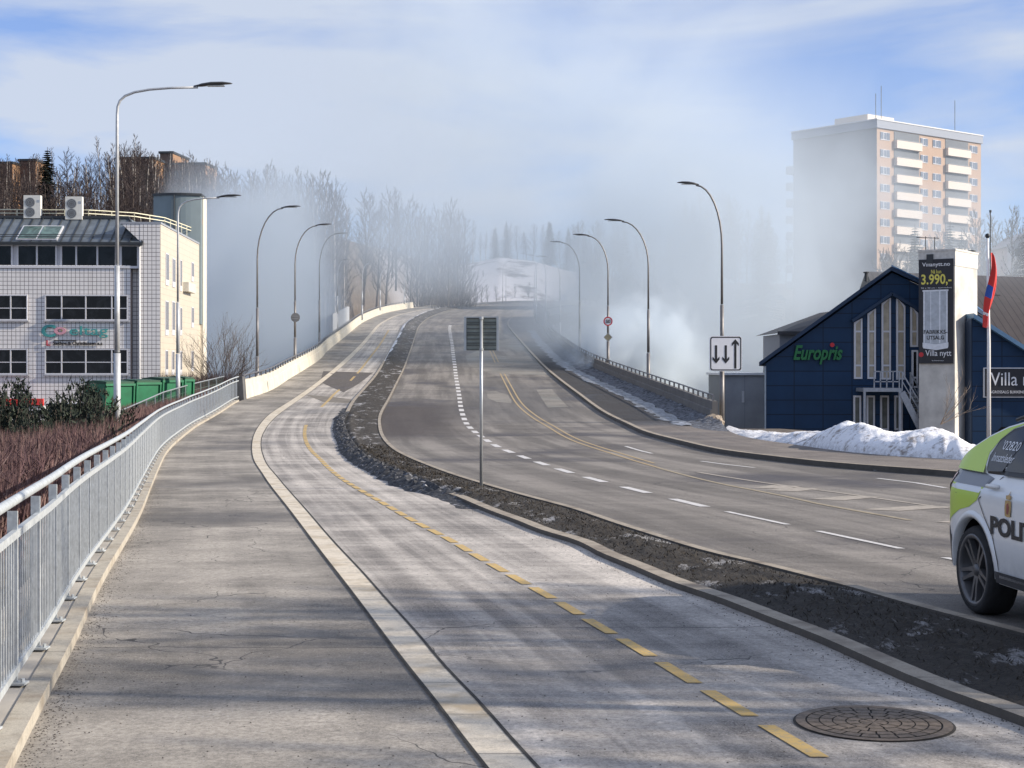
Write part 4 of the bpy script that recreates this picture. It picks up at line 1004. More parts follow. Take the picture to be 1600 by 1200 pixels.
# ------------------------------------------------------------------ white sign tower with banner
mTOW = M('stained white tower render', (.58, .555, .51), .85, var=.25, scale=.9, bump=.2)
Yt = 82.0; ph = R(35)
t0_ = P3(1436, 575, Yt + .7); tz = -4.2
tb = empty('sign_tower', (t0_.x, t0_.y, tz), -ph, 'square white tower with a black advertising banner between the blue shops', 'tower')
fd = Vector((math.cos(ph), -math.sin(ph))); sdv = Vector((math.sin(ph), math.cos(ph)))
def solve(px, o, d):
    k = (px - CX) / F; return (k * o[1] - o[0]) / (d[0] - k * d[1])
Wt = solve(1492, (t0_.x, t0_.y), fd); e1 = (t0_.x + fd[0] * Wt, t0_.y + fd[1] * Wt); Dt = solve(1527, e1, sdv)
ht = (HZ - 391) / F * t0_.y - tz
MB().box(0, Wt, 0, Dt, 0, ht - .9).build('shaft', mTOW, tb)
MB().box(-.06, Wt + .06, -.06, Dt + .06, ht - .1, ht).box(-.03, Wt + .03, -.03, Dt + .03, ht - .9, ht - .1).build('cap', M('pale tower cap', (.60, .58, .54), .8, var=.15), tb)
MB().box(.45, .8, -.12, -.04, ht - .75, ht - .25).build('floodlight', mSEAM, tb)
m = MB(); m.tube([(.25, .3, ht), (.25, .3, ht + .75)], .025, 5); m.tube([(.75, .3, ht), (.75, .3, ht + .7)], .025, 5); m.tube([(-.25, .3, ht + .72), (1.0, .3, ht + .62)], .02, 5); m.build('aerial', mSEAM, tb)
MB().tube([(Wt - .2, Dt - .3, ht), (Wt - .2, Dt - .3, ht + .12)], .2, 8).build('vent_cap', mSEAM, tb)
zr_ = lambda row: (HZ - row) / F * (Yt - .1) - tz
mBAN = M('black banner cloth', (.018, .018, .024), .5, var=.1)
zt_b, zb_b = zr_(404.5), zr_(568)
bn = MB().box(.02, Wt - .05, -.10, -.06, zb_b, zt_b).build('banner', mBAN, tb)
mYT = M('yellow banner print', (.75, .66, .12), .5, var=.04); mGRY = M('grey shower print', (.45, .48, .52), .4, var=.2, scale=3); mGRL = M('light shower print', (.74, .76, .80), .4, var=.1)
def bt(s, row, wfrac, mat, name='banner_letters', cx=.5, hmax=None, bold=.0, y=-.108):
    q = text_obj(name, s, 1.0, mat, bn, (0, y, 0), ext=.002, align='CENTER', bold=bold)
    xs = [v.co.x for v in q.data.vertices]; ys_ = [v.co.y for v in q.data.vertices]
    wd = max(xs) - min(xs); kx = Wt * wfrac / wd; ky = hmax / (max(ys_) - min(ys_)) if hmax else kx
    for v in q.data.vertices: v.co.x *= kx; v.co.y = (v.co.y - min(ys_)) * ky
    q.location = (Wt * cx, y, zr_(row)); return q
px1 = 1 / (F / Yt)
bt('Villanytt.no', 417.5, .78, mWSIGN, hmax=8 * px1, bold=.01); bt('Nå kun', 427, .28, mYT, hmax=6 * px1, bold=.01); bt('3.990,-', 446.5, .84, mYT, hmax=18.5 * px1, bold=.02)
bt('90 x 90 cm - hjørnedusj', 451, .85, mWSIGN, hmax=2.6 * px1)
MB().box(Wt * .14, Wt * .82, -.105, -.101, zr_(540), zr_(453)).build('shower_print', mGRY, bn)
m = MB()
for a_, b_ in ((.14, .18), (.34, .36), (.58, .62), (.78, .82)): m.box(Wt * a_, Wt * b_, -.109, -.106, zr_(536), zr_(454))
m.box(Wt * .12, Wt * .84, -.109, -.106, zr_(455), zr_(452.5)); m.prism([(Wt * .12, zr_(541)), (Wt * .14, zr_(544)), (Wt * .5, zr_(547)), (Wt * .82, zr_(544)), (Wt * .84, zr_(541)), (Wt * .84, zr_(535)), (Wt * .5, zr_(538)), (Wt * .12, zr_(535))], TY(-.109), .003)
m.build('shower_highlights', mGRL, bn)
bt('FABRIKKS-', 521.5, .66, mBLK, hmax=6.2 * px1, cx=.48, bold=.02, y=-.113); bt('UTSALG', 530.5, .48, mBLK, hmax=6.2 * px1, cx=.48, bold=.02, y=-.113)
bt('Villa nytt', 559, .72, mWSIGN, hmax=12 * px1, cx=.56, bold=.005); MB().prism(disc(.13, 14), Matrix.Translation((Wt * .08, -.108, zr_(554))), .004).build('red_dot', mRED, bn)
bt('baderomsutstyr', 564.5, .34, mWSIGN, hmax=2 * px1, cx=.55)

# ------------------------------------------------------------------ second blue shop and big brown roof
Y2 = 82.0; S2_ = F / Y2; h0 = P3(1518, 575, Y2)
b2 = empty('blue_shop', (h0.x, Y2, -4.2), 0, 'dark blue shop wing with black name board beside the white tower', 'building')
cx_ = lambda px: (px - 1518) / S2_; cz_ = lambda row: (HZ - row) / S2_ + 4.2
MB().prism([(0, 0), (0, cz_(497)), (cx_(1760), cz_(650)), (cx_(1760), 0)], TY(0), 16).build('front_wall', mBLUE, b2)
MB().prism([(0, cz_(497)), (cx_(1760), cz_(650)), (cx_(1760), cz_(650) + .25), (0, cz_(497) + .25)], TY(-.4), 17).build('roof', M('light blue roof edge', (.10, .20, .33), .45, var=.1), b2)
lw_ = P3(1488, 575, Y2 + 2.6); l0 = Vector((lw_.x - h0.x, 2.6))
m = MB(); zt0, zt1 = (HZ - 520) / F * (Y2 + 2.6) + 4.2, cz_(497)
m.face([(l0.x, l0.y, 0), (-.003, 0, 0), (-.003, 0, zt1), (l0.x, l0.y, zt0)]); m.face([(l0.x, l0.y, zt0), (-.003, 0, zt1), (0, 6, zt1), (l0.x, 8, zt0)])
m.build('angled_wall', M('blue wall toned for its angle', (.06, .09, .15), .6, var=.1), b2, fix=False)  # the different light its angle catches is painted into the colour
nb = MB().box(cx_(1536), cx_(1672), -.14, -.01, cz_(621), cz_(574.5)); nbd = nb.build('name_board', mWSIGN, b2)
MB().box(cx_(1537.3), cx_(1670.6), -.155, -.142, cz_(619.8), cz_(575.8)).build('board_face', mBAN, nbd)
q = text_obj('board_letters', 'Villa nytt', 1, mWSIGN, nbd, (0, 0, 0), ext=.004)
ws = [v.co.x for v in q.data.vertices]; ys_ = [v.co.y for v in q.data.vertices]
for v in q.data.vertices: v.co.x = (v.co.x - min(ws)) / (max(ws) - min(ws)) * (90 / S2_); v.co.y = (v.co.y - min(ys_)) / (max(ys_) - min(ys_)) * (27 / S2_)
q.location = (cx_(1546), -.17, cz_(609))
text_obj('board_letters', 'ENGROSSALG BLIKKENSLAGER BAD', 4.3 / S2_ / .7, mWSIGN, nbd, (cx_(1542), -.17, cz_(614.5)), ext=.003, sx=.85)
mBROWN = panel_mat('brown roof sheets', (.075, .062, .057), .5, 50, .06)
hl = P3(1400, 575, 108); hall = empty('warehouse', (hl.x, 108, -4), 0, 'large warehouse with wide brown roof behind the blue shops', 'building')
vx = lambda px: (px - 1400) * 108 / F; vz_ = lambda row, Y=108: (HZ - row) / F * Y + 4
m = MB(); x0_, x1_ = vx(1404), vx(2100)
m.face([(x0_, 10, vz_(424, 118)), (x1_, 10, vz_(447, 118)), (x1_, -3, 4.6), (x0_, -3, 4.6)]); m.face([(x0_, 10, vz_(424, 118)), (x1_, 10, vz_(447, 118)), (x1_, 26, 2), (x0_, 26, 2)])
m.build('roof', mBROWN, hall, fix=False)
MB().box(x0_ + .3, x1_ - .3, -2.6, 25, 0, 4.45).build('wall', M('grey warehouse wall', (.3, .3, .32), .7), hall)
# older grey wing left of the gable and pale annex
o1 = P3(1213, 575, 92); wg = empty('grey_annex', (o1.x, 92, -4.2), 0, 'small grey annex with dark tiled roof behind the blue gable', 'building')
ax_ = lambda px: (px - 1213) * 92 / F; az_ = lambda r: (HZ - r) / F * 92 + 4.2
MB().box(ax_(1218), ax_(1330), 0, 6, 0, az_(522)).build('wall', M('grey annex wall', (.22, .23, .25), .7), wg)
m = MB(); m.face([(ax_(1213), -.4, az_(521)), (ax_(1420), -.4, az_(521)), (ax_(1420), 4, az_(470)), (ax_(1213) + 3.4, 4, az_(485))]); m.face([(ax_(1213), -.4, az_(521)), (ax_(1213) + 3.4, 4, az_(485)), (ax_(1213), 8, az_(521))])
m.box(ax_(1213), ax_(1290), -.5, -.38, az_(523), az_(518)); m.build('roof', M('dark tiled annex roof', (.045, .043, .045), .6, var=.3, scale=4), wg)
p_ = P3(1133, 575, 95); pa = empty('pale_annex', (p_.x, 95, -4.3), 0, 'low pale grey flat building against the blue gable in the smoke', 'building')
qx = lambda px: (px - 1133) * 95 / F; qz = lambda r: (HZ - r) / F * 95 + 4.3
MB().box(0, qx(1199), 0, 8, 0, qz(586)).build('wall', panel_mat('pale grey sheet wall', (.30, .32, .35), 1.2, 9, .03, (.2, .22, .24)), pa)
MB().box(-.15, qx(1199), -.25, 8.1, qz(586), qz(582.5)).build('roof_edge', M('white gutter', (.7, .72, .74), .5), pa)
MB().box(qx(1159), qx(1163), -.04, -.001, qz(629), qz(611)).build('vent_slot', M('pale slot', (.5, .52, .55), .5), pa)

# ------------------------------------------------------------------ flagpole and flag
fpY = 60.0; fp0 = P3(1545, 690, fpY); gz = ZR(60) - .8; fpz = (HZ - 372) / F * fpY
fp = empty('flagpole', (fp0.x, fpY, gz), 0, 'white flagpole in front of the second blue shop', 'flagpole')
MB().tube([(0, 0, 0), (.0, 0, (fpz - gz) * .5), (-.05, 0, fpz - gz)], [.085, .065, .04], 10).build('pole', M('white flagpole paint', (.78, .77, .76), .4, var=.05), fp, True)
MB().tube([(-.05, 0, fpz - gz), (-.05, 0, fpz - gz + .06), (-.05, 0, fpz - gz + .14), (-.05, 0, fpz - gz + .18)], [.05, .09, .09, .03], 10).build('finial', mSEAM, fp, True)
b_ = NB('red flag cloth with blue patch'); sep = b_.n('ShaderNodeSeparateXYZ'); b_.l(b_.uv(), sep.inputs[0])
blue = b_.math('MULTIPLY', b_.math('LESS_THAN', sep.outputs[0], .34), b_.math('MULTIPLY', b_.math('GREATER_THAN', sep.outputs[1], .40), b_.math('LESS_THAN', sep.outputs[1], .56)))
wl = b_.math('MULTIPLY', b_.math('LESS_THAN', sep.outputs[0], .3), b_.math('MULTIPLY', b_.math('GREATER_THAN', sep.outputs[1], .16), b_.math('LESS_THAN', sep.outputs[1], .2)))
b_.l(b_.mix(wl, b_.mix(blue, (.62, .035, .028), (.03, .09, .38)), (.7, .65, .65)), b_.b.inputs['Base Color']); b_.b.inputs['Roughness'].default_value = .7
m = MB(); rows = []
zt_, zb_ = (HZ - 396) / F * fpY, (HZ - 511) / F * fpY
for i in range(40):
    t = i / 39; wd = .22 + .52 * math.sin(min(1, t * 1.15) * math.pi * .62) * (1 - .25 * t); row = []
    for j in range(26):
        s = j / 25; fold = math.sin(s * 11 + t * 2.2) * .10 * (.25 + t) ; x = -.26 * s * ss(.2, .9, t) + wd * s ** .8 * (1 - .45 * ss(.55, 1, s)) + .03 * math.sin(9 * t + 3 * s)
        row.append((x - .02 + .05 - .08 * ss(.3, .9, t), fold - .05 + .12 * s, (zt_ - gz) - t * (zt_ - zb_) + s * .18 * (t - .8) + .05 * math.sin(s * 9 + 3 * t))); m.uv.append((s, 1 - t))
    rows.append(row)
m.grid(rows)
for i, v in enumerate(m.v): m.v[i] = (v[0] - .22 * ss(.15, .85, (zt_ - gz - v[2]) / (zt_ - zb_)), v[1], v[2])
fl = m.build('flag', b_.m, None, True, fix=False); fl.location = (fp0.x, fpY - .1, gz)
tag(fl, 'limp red flag with a blue patch hanging from the white flagpole', 'flag')
ap = P3(1547.5, 575, 78); am = empty('aerial_mast', (ap.x, 78, 2), 0, 'thin dark aerial mast behind the limp red flag', 'aerial')
zq = (HZ - 332) / F * 78 - 2
MB().tube([(0, 0, -2), (0, 0, zq)], .025, 6).build('mast', mSEAM, am); MB().tube([(-.25, 0, 1.7), (.5, 0, 1.7)], .02, 5).build('cross_bar', mSEAM, am); MB().tube([(0, 0, zq), (0, 0, zq + .12)], .06, 6).build('tip', mSEAM, am)

# ------------------------------------------------------------------ snow heaps by the pavement
def heap(name, x0, x1, yf, depth, hf, label, seed, nx=110, ny=34):
    m = MB(); rows = []
    for j in range(ny + 1):
        v = j / ny; row = []
        for i in range(nx + 1):
            x = x0 + (x1 - x0) * i / nx; u = i / nx; yl = yf(x) + depth * v * (.8 + .4 * nz2(x, 0, .5, seed))
            e = math.sin(math.pi * min(1, v * 1.02)) ** .55 * min(1, min(u, 1 - u) * 9)
            h = hf(x) * e * (1 + .30 * nz2(x, yl, .8, seed) + .18 * nz2(x, yl, 2.1, seed)) + e * (.10 * nz2(x, yl, 5, seed) + .05 * nz2(x, yl, 12, seed))
            row.append((x, yl, ZR(yl) + .02 + max(-.05, h)))
        rows.append(row)
    m.grid(rows); o = m.build(name, mSNOW, None, True, fix=False)
    zc_ = min(v.co.z for v in o.data.vertices)
    for v in o.data.vertices: v.co.z -= zc_
    o.location.z = zc_
    return tag(o, label, 'snow heap')
def Yi(x, lo=30, hi=75):      # distance of the pavement's outer edge for this X
    for _ in range(30):
        c = (lo + hi) / 2
        if fI(c) > x: lo = c
        else: hi = c
    return lo
YI = lambda x: Yi(x) + .25
hp_pts = pchip([(7.5, .20), (9.3, .28), (10.5, .5), (12.0, .95), (13.0, 1.15), (14.3, .95), (15.1, 1.05), (16.4, .8), (17.6, .25), (18.6, .12)])
XR0 = 8.3
def hfx(x):
    return hp_pts(x)
rI = pchip([(1100, 669), (1162, 688), (1237, 700), (1350, 716), (1500, 726), (1600, 731)])
def heap(name, pa, pb, rowf, depth, hf, label, seed, nx=190, ny=36, skew=.22):
    m = MB(); rows = []
    base = [GP(pa + (pb - pa) * i / nx, rowf(pa + (pb - pa) * i / nx)) for i in range(nx + 1)]
    for j in range(ny + 1):
        v = j / ny; row = []
        for i in range(nx + 1):
            px = pa + (pb - pa) * i / nx; u = i / nx; g = base[i]
            d = depth * v + (.18 * nz2(px * .03, 0, 1, seed) + .10 * nz2(px * .12, 0, 1, seed)) * (1 - v)
            x, y = g.x + skew * d, g.y + d
            e = math.sin(math.pi * min(1, v * 1.0)) ** .5 * min(1, min(u, 1 - u) * 12)
            h = .86 * hf(px) * e * (1 + .28 * nz2(x, y, .9, seed)) + e * (.10 * nz2(x, y, 1.7, seed) + .045 * abs(nz2(x, y, 4.5, seed)) + .02 * nz2(x, y, 11, seed))
            row.append((x, y, ZR(y) + .02 + max(-.06, h)))
        rows.append(row)
    m.grid(rows); o = m.build(name, mSNOW, None, True, fix=False)
    zc_ = min(v.co.z for v in o.data.vertices)
    for v in o.data.vertices: v.co.z -= zc_
    o.location.z = zc_
    return o
hh = pchip([(1120, .12), (1180, .22), (1240, .36), (1290, .66), (1335, .90), (1370, .78), (1400, .72), (1430, .74), (1465, .86), (1500, .78), (1530, .46), (1560, .34), (1640, .25), (1700, .1)])
tag(heap('snow_heap', 1122, 1690, rI, 5.0, hh, '', 2), 'long heap of ploughed snow between the pavement and the blue shops', 'snow heap')
tag(heap('ploughed_snow', 1365, 1560, pchip([(1365, 736), (1450, 741), (1560, 749)]), .5, lambda p: .05, '', 5, 90, 8), kind='stuff')
# rocks and dark rubble near the parapet end
for k in range(1):
    g = GP(1118, 664); bm = bmesh.new(); bmesh.ops.create_icosphere(bm, subdivisions=4, radius=.42)
    for v in bm.verts: v.co *= 1 + .35 * noise.noise(v.co * 3.1) + .15 * noise.noise(v.co * 9); v.co.z *= .65
    me = bpy.data.meshes.new('boulder'); bm.to_mesh(me); bm.free(); me.materials.append(M('tan rough stone', (.28, .23, .18), .9, var=.4, scale=5)); o = bpy.data.objects.new('boulder', me); COL.objects.link(o); o.location = g + Vector((0, .3, .15))
    tag(o, 'rough tan boulder in the snow at the foot of the lane sign lamp', 'boulder')
# dead twigs out of the snow
def twig_mesh(m, p, d, L_, r, lev):
    p = Vector(p); d = Vector(d).normalized(); q = p; pts = [p.copy()]
    for k in range(4):
        d = (d + Vector((rnd.uniform(-1, 1), rnd.uniform(-1, 1), rnd.uniform(-.4, .7))) * .16).normalized(); q = q + d * L_ / 4; pts.append(q.copy())
        if lev > 0 and rnd.random() < .95:
            s_ = (d + Vector((rnd.uniform(-1, 1), rnd.uniform(-1, 1), rnd.uniform(-.3, .9))) * .75).normalized(); twig_mesh(m, q, s_, L_ * rnd.uniform(.4, .65), r * .6, lev - 1)
    m.tube(pts, [r * (1 - .17 * k) for k in range(5)], 3 if lev < 2 else 5, cap=False)
mTWIG = M('pale dead twig', (.26, .20, .15), .9); g = GP(1478, 705); g.z += .7; g.y += 2.0; g.x += .4
m = MB()
for d in ((1, .2, .9), (.8, .1, 1.1), (.5, -.2, .8), (1.1, .3, .55)): twig_mesh(m, (0, 0, 0), d, 1.05, .014, 2)
o = m.build('dead_twigs', mTWIG, fix=False); o.location = g; tag(o, 'bare dead twigs sticking out of the snow heap below the white tower', 'twigs')
g = GP(1490, 741)

# ------------------------------------------------------------------ verge tufts, grit
m = MB()
for k in range(15000):
    Y = 6 + 40 * rnd.random() ** 1.6; t = rnd.random(); x = (fD(Y) + .2) * (1 - t) + (fE(Y) - .15) * t
    h = rnd.uniform(.012, .04) * (1 + Y * .01); a = rnd.uniform(0, 6.28); wd = .004 + .0003 * Y; z = ZR(Y) + .048 + vz(x, Y, t) - .01; lx, ly = rnd.uniform(-.05, .05), rnd.uniform(-.05, .05)
    c, s_ = math.cos(a) * wd, math.sin(a) * wd
    m.face([(x - c, Y - s_, z), (x + c, Y + s_, z), (x + lx, Y + ly, z + h)])
tag(m.build('winter_grass', M('dead grass', (.045, .037, .028), .95, var=.5, scale=3), fix=False), kind='stuff')
def pebble(m, x, y, z, r):
    n = 5; a0 = rnd.random() * 6; top = (x, y, z + r * .8); q = [(x + r * rnd.uniform(.6, 1.2) * math.cos(a0 + 6.283 * k / n), y + r * rnd.uniform(.6, 1.2) * math.sin(a0 + 6.283 * k / n), z) for k in range(n)]
    for k in range(n): m.face([q[k], q[(k + 1) % n], top])
m = MB()
for k in range(5200):
    Y = 6.5 + 22 * rnd.random() ** 2; q = rnd.random()
    if q < .4: x = fA(Y) + abs(rnd.gauss(0, .12)) + .01; z = ZR(Y)
    elif q < .6: x = fA(Y) - rnd.uniform(.26, .7); z = ZR(Y) + .09
    elif q < .8: x = fD(Y) - abs(rnd.gauss(0, .15)) - .01; z = ZR(Y)
    else: x = fA(Y) + rnd.random() * (fD(Y) - fA(Y)); z = ZR(Y)
    pebble(m, x, Y, z, rnd.uniform(.003, .009))
tag(m.build('road_grit', M('road grit', (.10, .09, .08), .95, var=.6, scale=40), fix=False), kind='stuff')
# crumbling dark snow edge along the bend of the verge
m = MB(); rows = []
for y in frange(24, 74, .12):
    e = ss(24, 30, y) * (1 - ss(66, 74, y)); wdt = .34 + .3 * abs(nz2(0, y, .55)) + .1 * nz2(2, y, 2)
    rows.append([(fD(y) + .2 - (wdt * .75 + .2) * (1 - t), y, ZR(y) + .0 + (e * (.02 + .13 * math.sin(math.pi * min(1, t * 1.0) * .62)) * (1 + .7 * nz2(t * 3, y, 3) + .5 * nz2(t * 5, y, 7)) if t > 0 else 0)) for t in [k / 7 for k in range(8)]])
m.grid(rows)
b_ = NB('icy black edge'); ps = b_.pos(); b_.l(b_.mix(b_.ramp(b_.noise(ps, 5, 6, .85), .56, .66), (.018, .018, .020), (.50, .50, .53)), b_.b.inputs['Base Color']); b_.b.inputs['Roughness'].default_value = .7; b_.bump(b_.noise(ps, 12, 5), 1, .05)
tag(m.build('dirty_snow_edge', b_.m, smooth=False, fix=False), kind='stuff')
m = MB(); rows = []
for y in frange(120, 330, 1.2):
    e = ss(120, 135, y) * (1 - ss(300, 330, y))
    rows.append([(fD(y) + .1 + t * (.8 + .5 * nz2(0, y, .1)), y, ZR(y) + .06 + e * (.16 * math.sin(math.pi * t)) * (1 + .5 * nz2(t * 2, y, .6))) for t in [k / 6 for k in range(7)]])
m.grid(rows); tag(m.build('ploughed_snow', mSNOW, smooth=True, fix=False), kind='stuff')

mHEDGE0 = M('reddish brown stems', (.14, .085, .075), .9, var=.4)
# ------------------------------------------------------------------ trees
def tree_proto(seed, H, spread, upright=.75, nbr=30, twr=.024, sub=8, thin=.9, lean=.02):
    r_ = random.Random(seed); TW = 12 if H > 5 else 5; nbr = int(nbr * 1.4) if H > 5 else nbr; tr = MB(); cr = MB(); pts = []; p = Vector((0, 0, -.4)); d = Vector((0, 0, 1))
    N = 11
    for k in range(N + 1):
        pts.append(p.copy()); d = (d + Vector((r_.uniform(-1, 1), r_.uniform(-1, 1), .6)) * .06).normalized(); p = p + d * H * .97 / N
    r0 = H * .0105 * thin + .03
    rad = [r0 * (1 - .93 * (k / N) ** .9) + .01 for k in range(N + 1)]
    tr.tube(pts, rad, 6, cap=False)
    def P(t): 
        i = min(N - 1, int(t * N)); f = t * N - i; return pts[i].lerp(pts[i + 1], f)
    for b in range(nbr):
        t = .22 + .76 * (b + r_.random()) / nbr; o = P(t); a = b * 2.4 + r_.uniform(-.5, .5)
        L_ = H * spread * (1.05 - t) ** .65 * r_.uniform(.55, 1.15) * (.55 + .45 * ss(.2, .45, t)); up = upright * r_.uniform(.7, 1.3)
        dd = Vector((math.cos(a), math.sin(a), up)).normalized(); q = o; bp = [q.copy()]; n = 5
        for k in range(n):
            dd = (dd + Vector((r_.uniform(-1, 1) * .16, r_.uniform(-1, 1) * .16, .12))).normalized(); q = q + dd * L_ / n; bp.append(q.copy())
        br0 = .022 * H / 12 * (1.15 - t) + .018
        cr.tube(bp, [br0 * (1 - .16 * k) for k in range(n + 1)], 3, cap=False)
        for s_ in range(sub):
            u = .2 + .8 * (s_ + r_.random()) / sub; i = min(n - 1, int(u * n)); so = bp[i].lerp(bp[i + 1], u * n - i)
            sd_ = (dd + Vector((r_.uniform(-1, 1), r_.uniform(-1, 1), r_.uniform(-.3, 1))) * .8).normalized(); sl = L_ * r_.uniform(.22, .42)
            e1 = so + sd_ * sl * .5; e2 = e1 + (sd_ + Vector((r_.uniform(-1, 1), r_.uniform(-1, 1), r_.uniform(-.6, .4))) * .35).normalized() * sl * .5
            cr.tube([so, e1, e2], [twr * .8, twr * .6, twr * .3], 3, cap=False)
            for w_ in range(TW):
                f = r_.random(); wo = so.lerp(e1, f) if r_.random() < .5 else e1.lerp(e2, f)
                wd = (sd_ + Vector((r_.uniform(-1, 1), r_.uniform(-1, 1), r_.uniform(-.8, .8))) * .9).normalized() * sl * r_.uniform(.25, .5)
                x_ = wd.cross(Vector((r_.uniform(-1, 1), r_.uniform(-1, 1), .3))).normalized() * twr * .4
                cr.face([wo - x_, wo + x_, wo + wd])
    return tr, cr
mBARKB = M('pale birch bark', (.42, .38, .34), .9, var=.45, scale=2.5); mBARK = M('dark bark', (.085, .065, .055), .95, var=.3); mTWG = M('purple brown twigs', (.058, .043, .041), .95, var=.35, scale=.4)
mNDL = M('dark spruce needles', (.018, .030, .020), .95, var=.5, scale=1.5)
def make_tree(name, proto, mats, scale=1):
    o = empty(name); tr, cr = proto
    tr.build('trunk', mats[0], o, True, fix=False); cr.build('crown', mats[1], o, fix=False); return o
def spruce_proto(seed, H, wd=.20, dens=1.0):
    r_ = random.Random(seed); tr = MB(); cr = MB(); tr.tube([(0, 0, -.4), (0, 0, H * .5), (.05, 0, H)], [H * .014, H * .009, .02], 6, cap=False)
    n = int(64 * dens)
    for i in range(n):
        t = .10 + .89 * i / n; z = H * t; R_ = H * wd * (1 - t) ** .85 * r_.uniform(.75, 1.15) + .12
        nb = 9
        for b in range(nb):
            if r_.random() < .12: continue
            a = b * 6.283 / nb + i * .9 + r_.uniform(-.3, .3); L_ = R_ * r_.uniform(.65, 1.15); ex = Vector((math.cos(a), math.sin(a), -.28)); base = Vector((0, 0, z)); sd_ = Vector((-math.sin(a), math.cos(a), 0))
            for k in range(7):
                f = (k + .6) / 7; c = base + ex * L_ * f + Vector((0, 0, .10 * L_ * f * f)); w_ = L_ * .26 * (1.15 - f) + .08
                for s_ in (-1, 1):
                    tip = c + sd_ * s_ * w_ * r_.uniform(.8, 1.5) + ex * w_ * .7 + Vector((0, 0, r_.uniform(-.16, .02) * w_ * 2))
                    cr.face([c - ex * .07, c + ex * (.10 + .05 * L_), tip])
    return tr, cr
T = {}
T['b1'] = make_tree('birch_tree', tree_proto(1, 15, .24, 1.0), (mBARKB, mTWG)); T['b2'] = make_tree('birch_tree', tree_proto(2, 17, .20, 1.3, 34), (mBARKB, mTWG))
T['b3'] = make_tree('bare_tree', tree_proto(3, 14, .32, .7, 34), (mBARK, mTWG)); T['b4'] = make_tree('bare_tree', tree_proto(4, 12, .30, .9, 30, .026), (mBARK, mTWG))
T['s1'] = make_tree('spruce_tree', spruce_proto(5, 15, .25), (mBARK, mNDL)); T['s2'] = make_tree('spruce_tree', spruce_proto(6, 13, .26), (mBARK, mNDL))
T['p1'] = make_tree('shrub', tree_proto(8, 3.2, .42, .8, 26, .016, 5), (mBARK, mTWG))
used = set()
HT = {'b1': 15, 'b2': 17, 'b3': 14, 'b4': 12, 's1': 15, 's2': 13, 'p1': 3.2}
def plant(kind, px, Y, top=None, label='', cat='tree', group=None, h=None, z=None, rz=None):
    o = T[kind] if kind not in used else copy_tree(T[kind]); used.add(kind)
    x = (px - CX) * Y / F; gz_ = ground(x, Y) - .1 if z is None else z
    if top is not None: h = (HZ - top) / F * Y - gz_
    s_ = h / HT[kind]; sxy = s_ if s_ < 1.3 else 1.3 * (s_ / 1.3) ** .5
    o.location = (x, Y, gz_); o.scale = (sxy, sxy, s_); o.rotation_euler = (0, 0, rz if rz is not None else rnd.uniform(0, 6.28)); tag(o, label, cat, group)
    return o
LH = 'bare birch and wood trees massed on the slope above the white office building'
for k in range(58):
    px = -70 + 410 * (k + rnd.random()) / 58; Y = rnd.choice((176, 190, 204, 216, 226)) + rnd.uniform(-5, 5)
    env = 232 + 14 * math.sin(px * .05) - 26 * math.exp(-((px - 190) / 45) ** 2) + 18 * ss(240, 330, px); top = env + rnd.uniform(-6, 26) + (228 - Y) * .35
    kd = rnd.choice(('b1', 'b2', 'b3', 'b1', 'b2', 'b4')); bi = kd in ('b1', 'b2')
    plant(kd, px, Y, top, 'tall bare tree with pale trunk in the wood above the office' if bi else 'bare dark tree in the wood above the office', group='trees on the hill above the office')
for k in range(52):
    px = -60 + 400 * (k + rnd.random()) / 52; Y = rnd.uniform(170, 205)
    plant(rnd.choice(('b3', 'b4', 'b1', 'b3')), px, Y, 272 + rnd.uniform(-14, 24), 'shorter bare tree low in the wood above the office', group='lower trees on the hill above the office')
for k in range(30):
    px = 170 + 170 * (k + rnd.random()) / 30; Y = rnd.uniform(205, 230); plant(rnd.choice(('b1', 'b2', 'b3')), px, Y, 228 + 22 * ss(230, 330, px) + rnd.uniform(-12, 22), 'bare tree crowding round the brown flats above the round stair tower', group='trees round the brown flats')
for k in range(18):
    px = (-40, -15, 5, 14, 26, 36, 48, 58, 186, 196, 206, 216, 226, 238, 250, 264, 282, 300)[k]; plant(rnd.choice(('b3', 'b4', 'b1')), px, 229, 238 + rnd.uniform(-6, 10), 'bare tree standing right in front of the brown flats', group='trees before the brown flats')
for px, top, Y in ((74, 230, 196),): plant('s1', px, Y, top, 'lone dark green spruce among bare trees above the office skylight').scale.x = 1.9
plant('b2', 158, 222, 207, 'tallest bare pale birch rising left of the tall street lamp on the hill'); plant('b1', 212, 224, 203, 'tallest bare tree just right of the tall street lamp on the hill')
for k in range(44):
    px = 335 + 200 * (k + rnd.random()) / 44; Y = rnd.uniform(225, 262); top = 240 + 24 * abs(math.sin(px * .045)) + rnd.uniform(-4, 30) + 18 * ss(500, 540, px)
    plant(rnd.choice(('b1', 'b2', 'b3')), px, Y, top, 'smoke-veiled bare tree behind the curved lamps on the footpath side', group='smoke veiled trees behind the left lamps')
for k in range(22):
    px = 560 + 170 * (k + rnd.random()) / 22; Y = rnd.uniform(262, 300); top = 286 + rnd.uniform(0, 38) + 25 * ss(690, 740, px)
    plant(rnd.choice(('b4', 'b1', 'b3', 'b3')), px, Y, top, 'tree faint in the smoke above the far end of the footpath', group='faint trees above the far footpath', z=ground((px - CX) * Y / F - 12, Y))
for k in range(26):
    px = 735 + 250 * (k + rnd.random()) / 26; Y = rnd.uniform(520, 560); top = 340 + rnd.uniform(0, 22)
    plant(rnd.choice(('s2', 'b3', 'b1', 'b4')), px, Y, top, 'faint tree on the skyline above the snowy slope', group='skyline trees above the snowy slope')
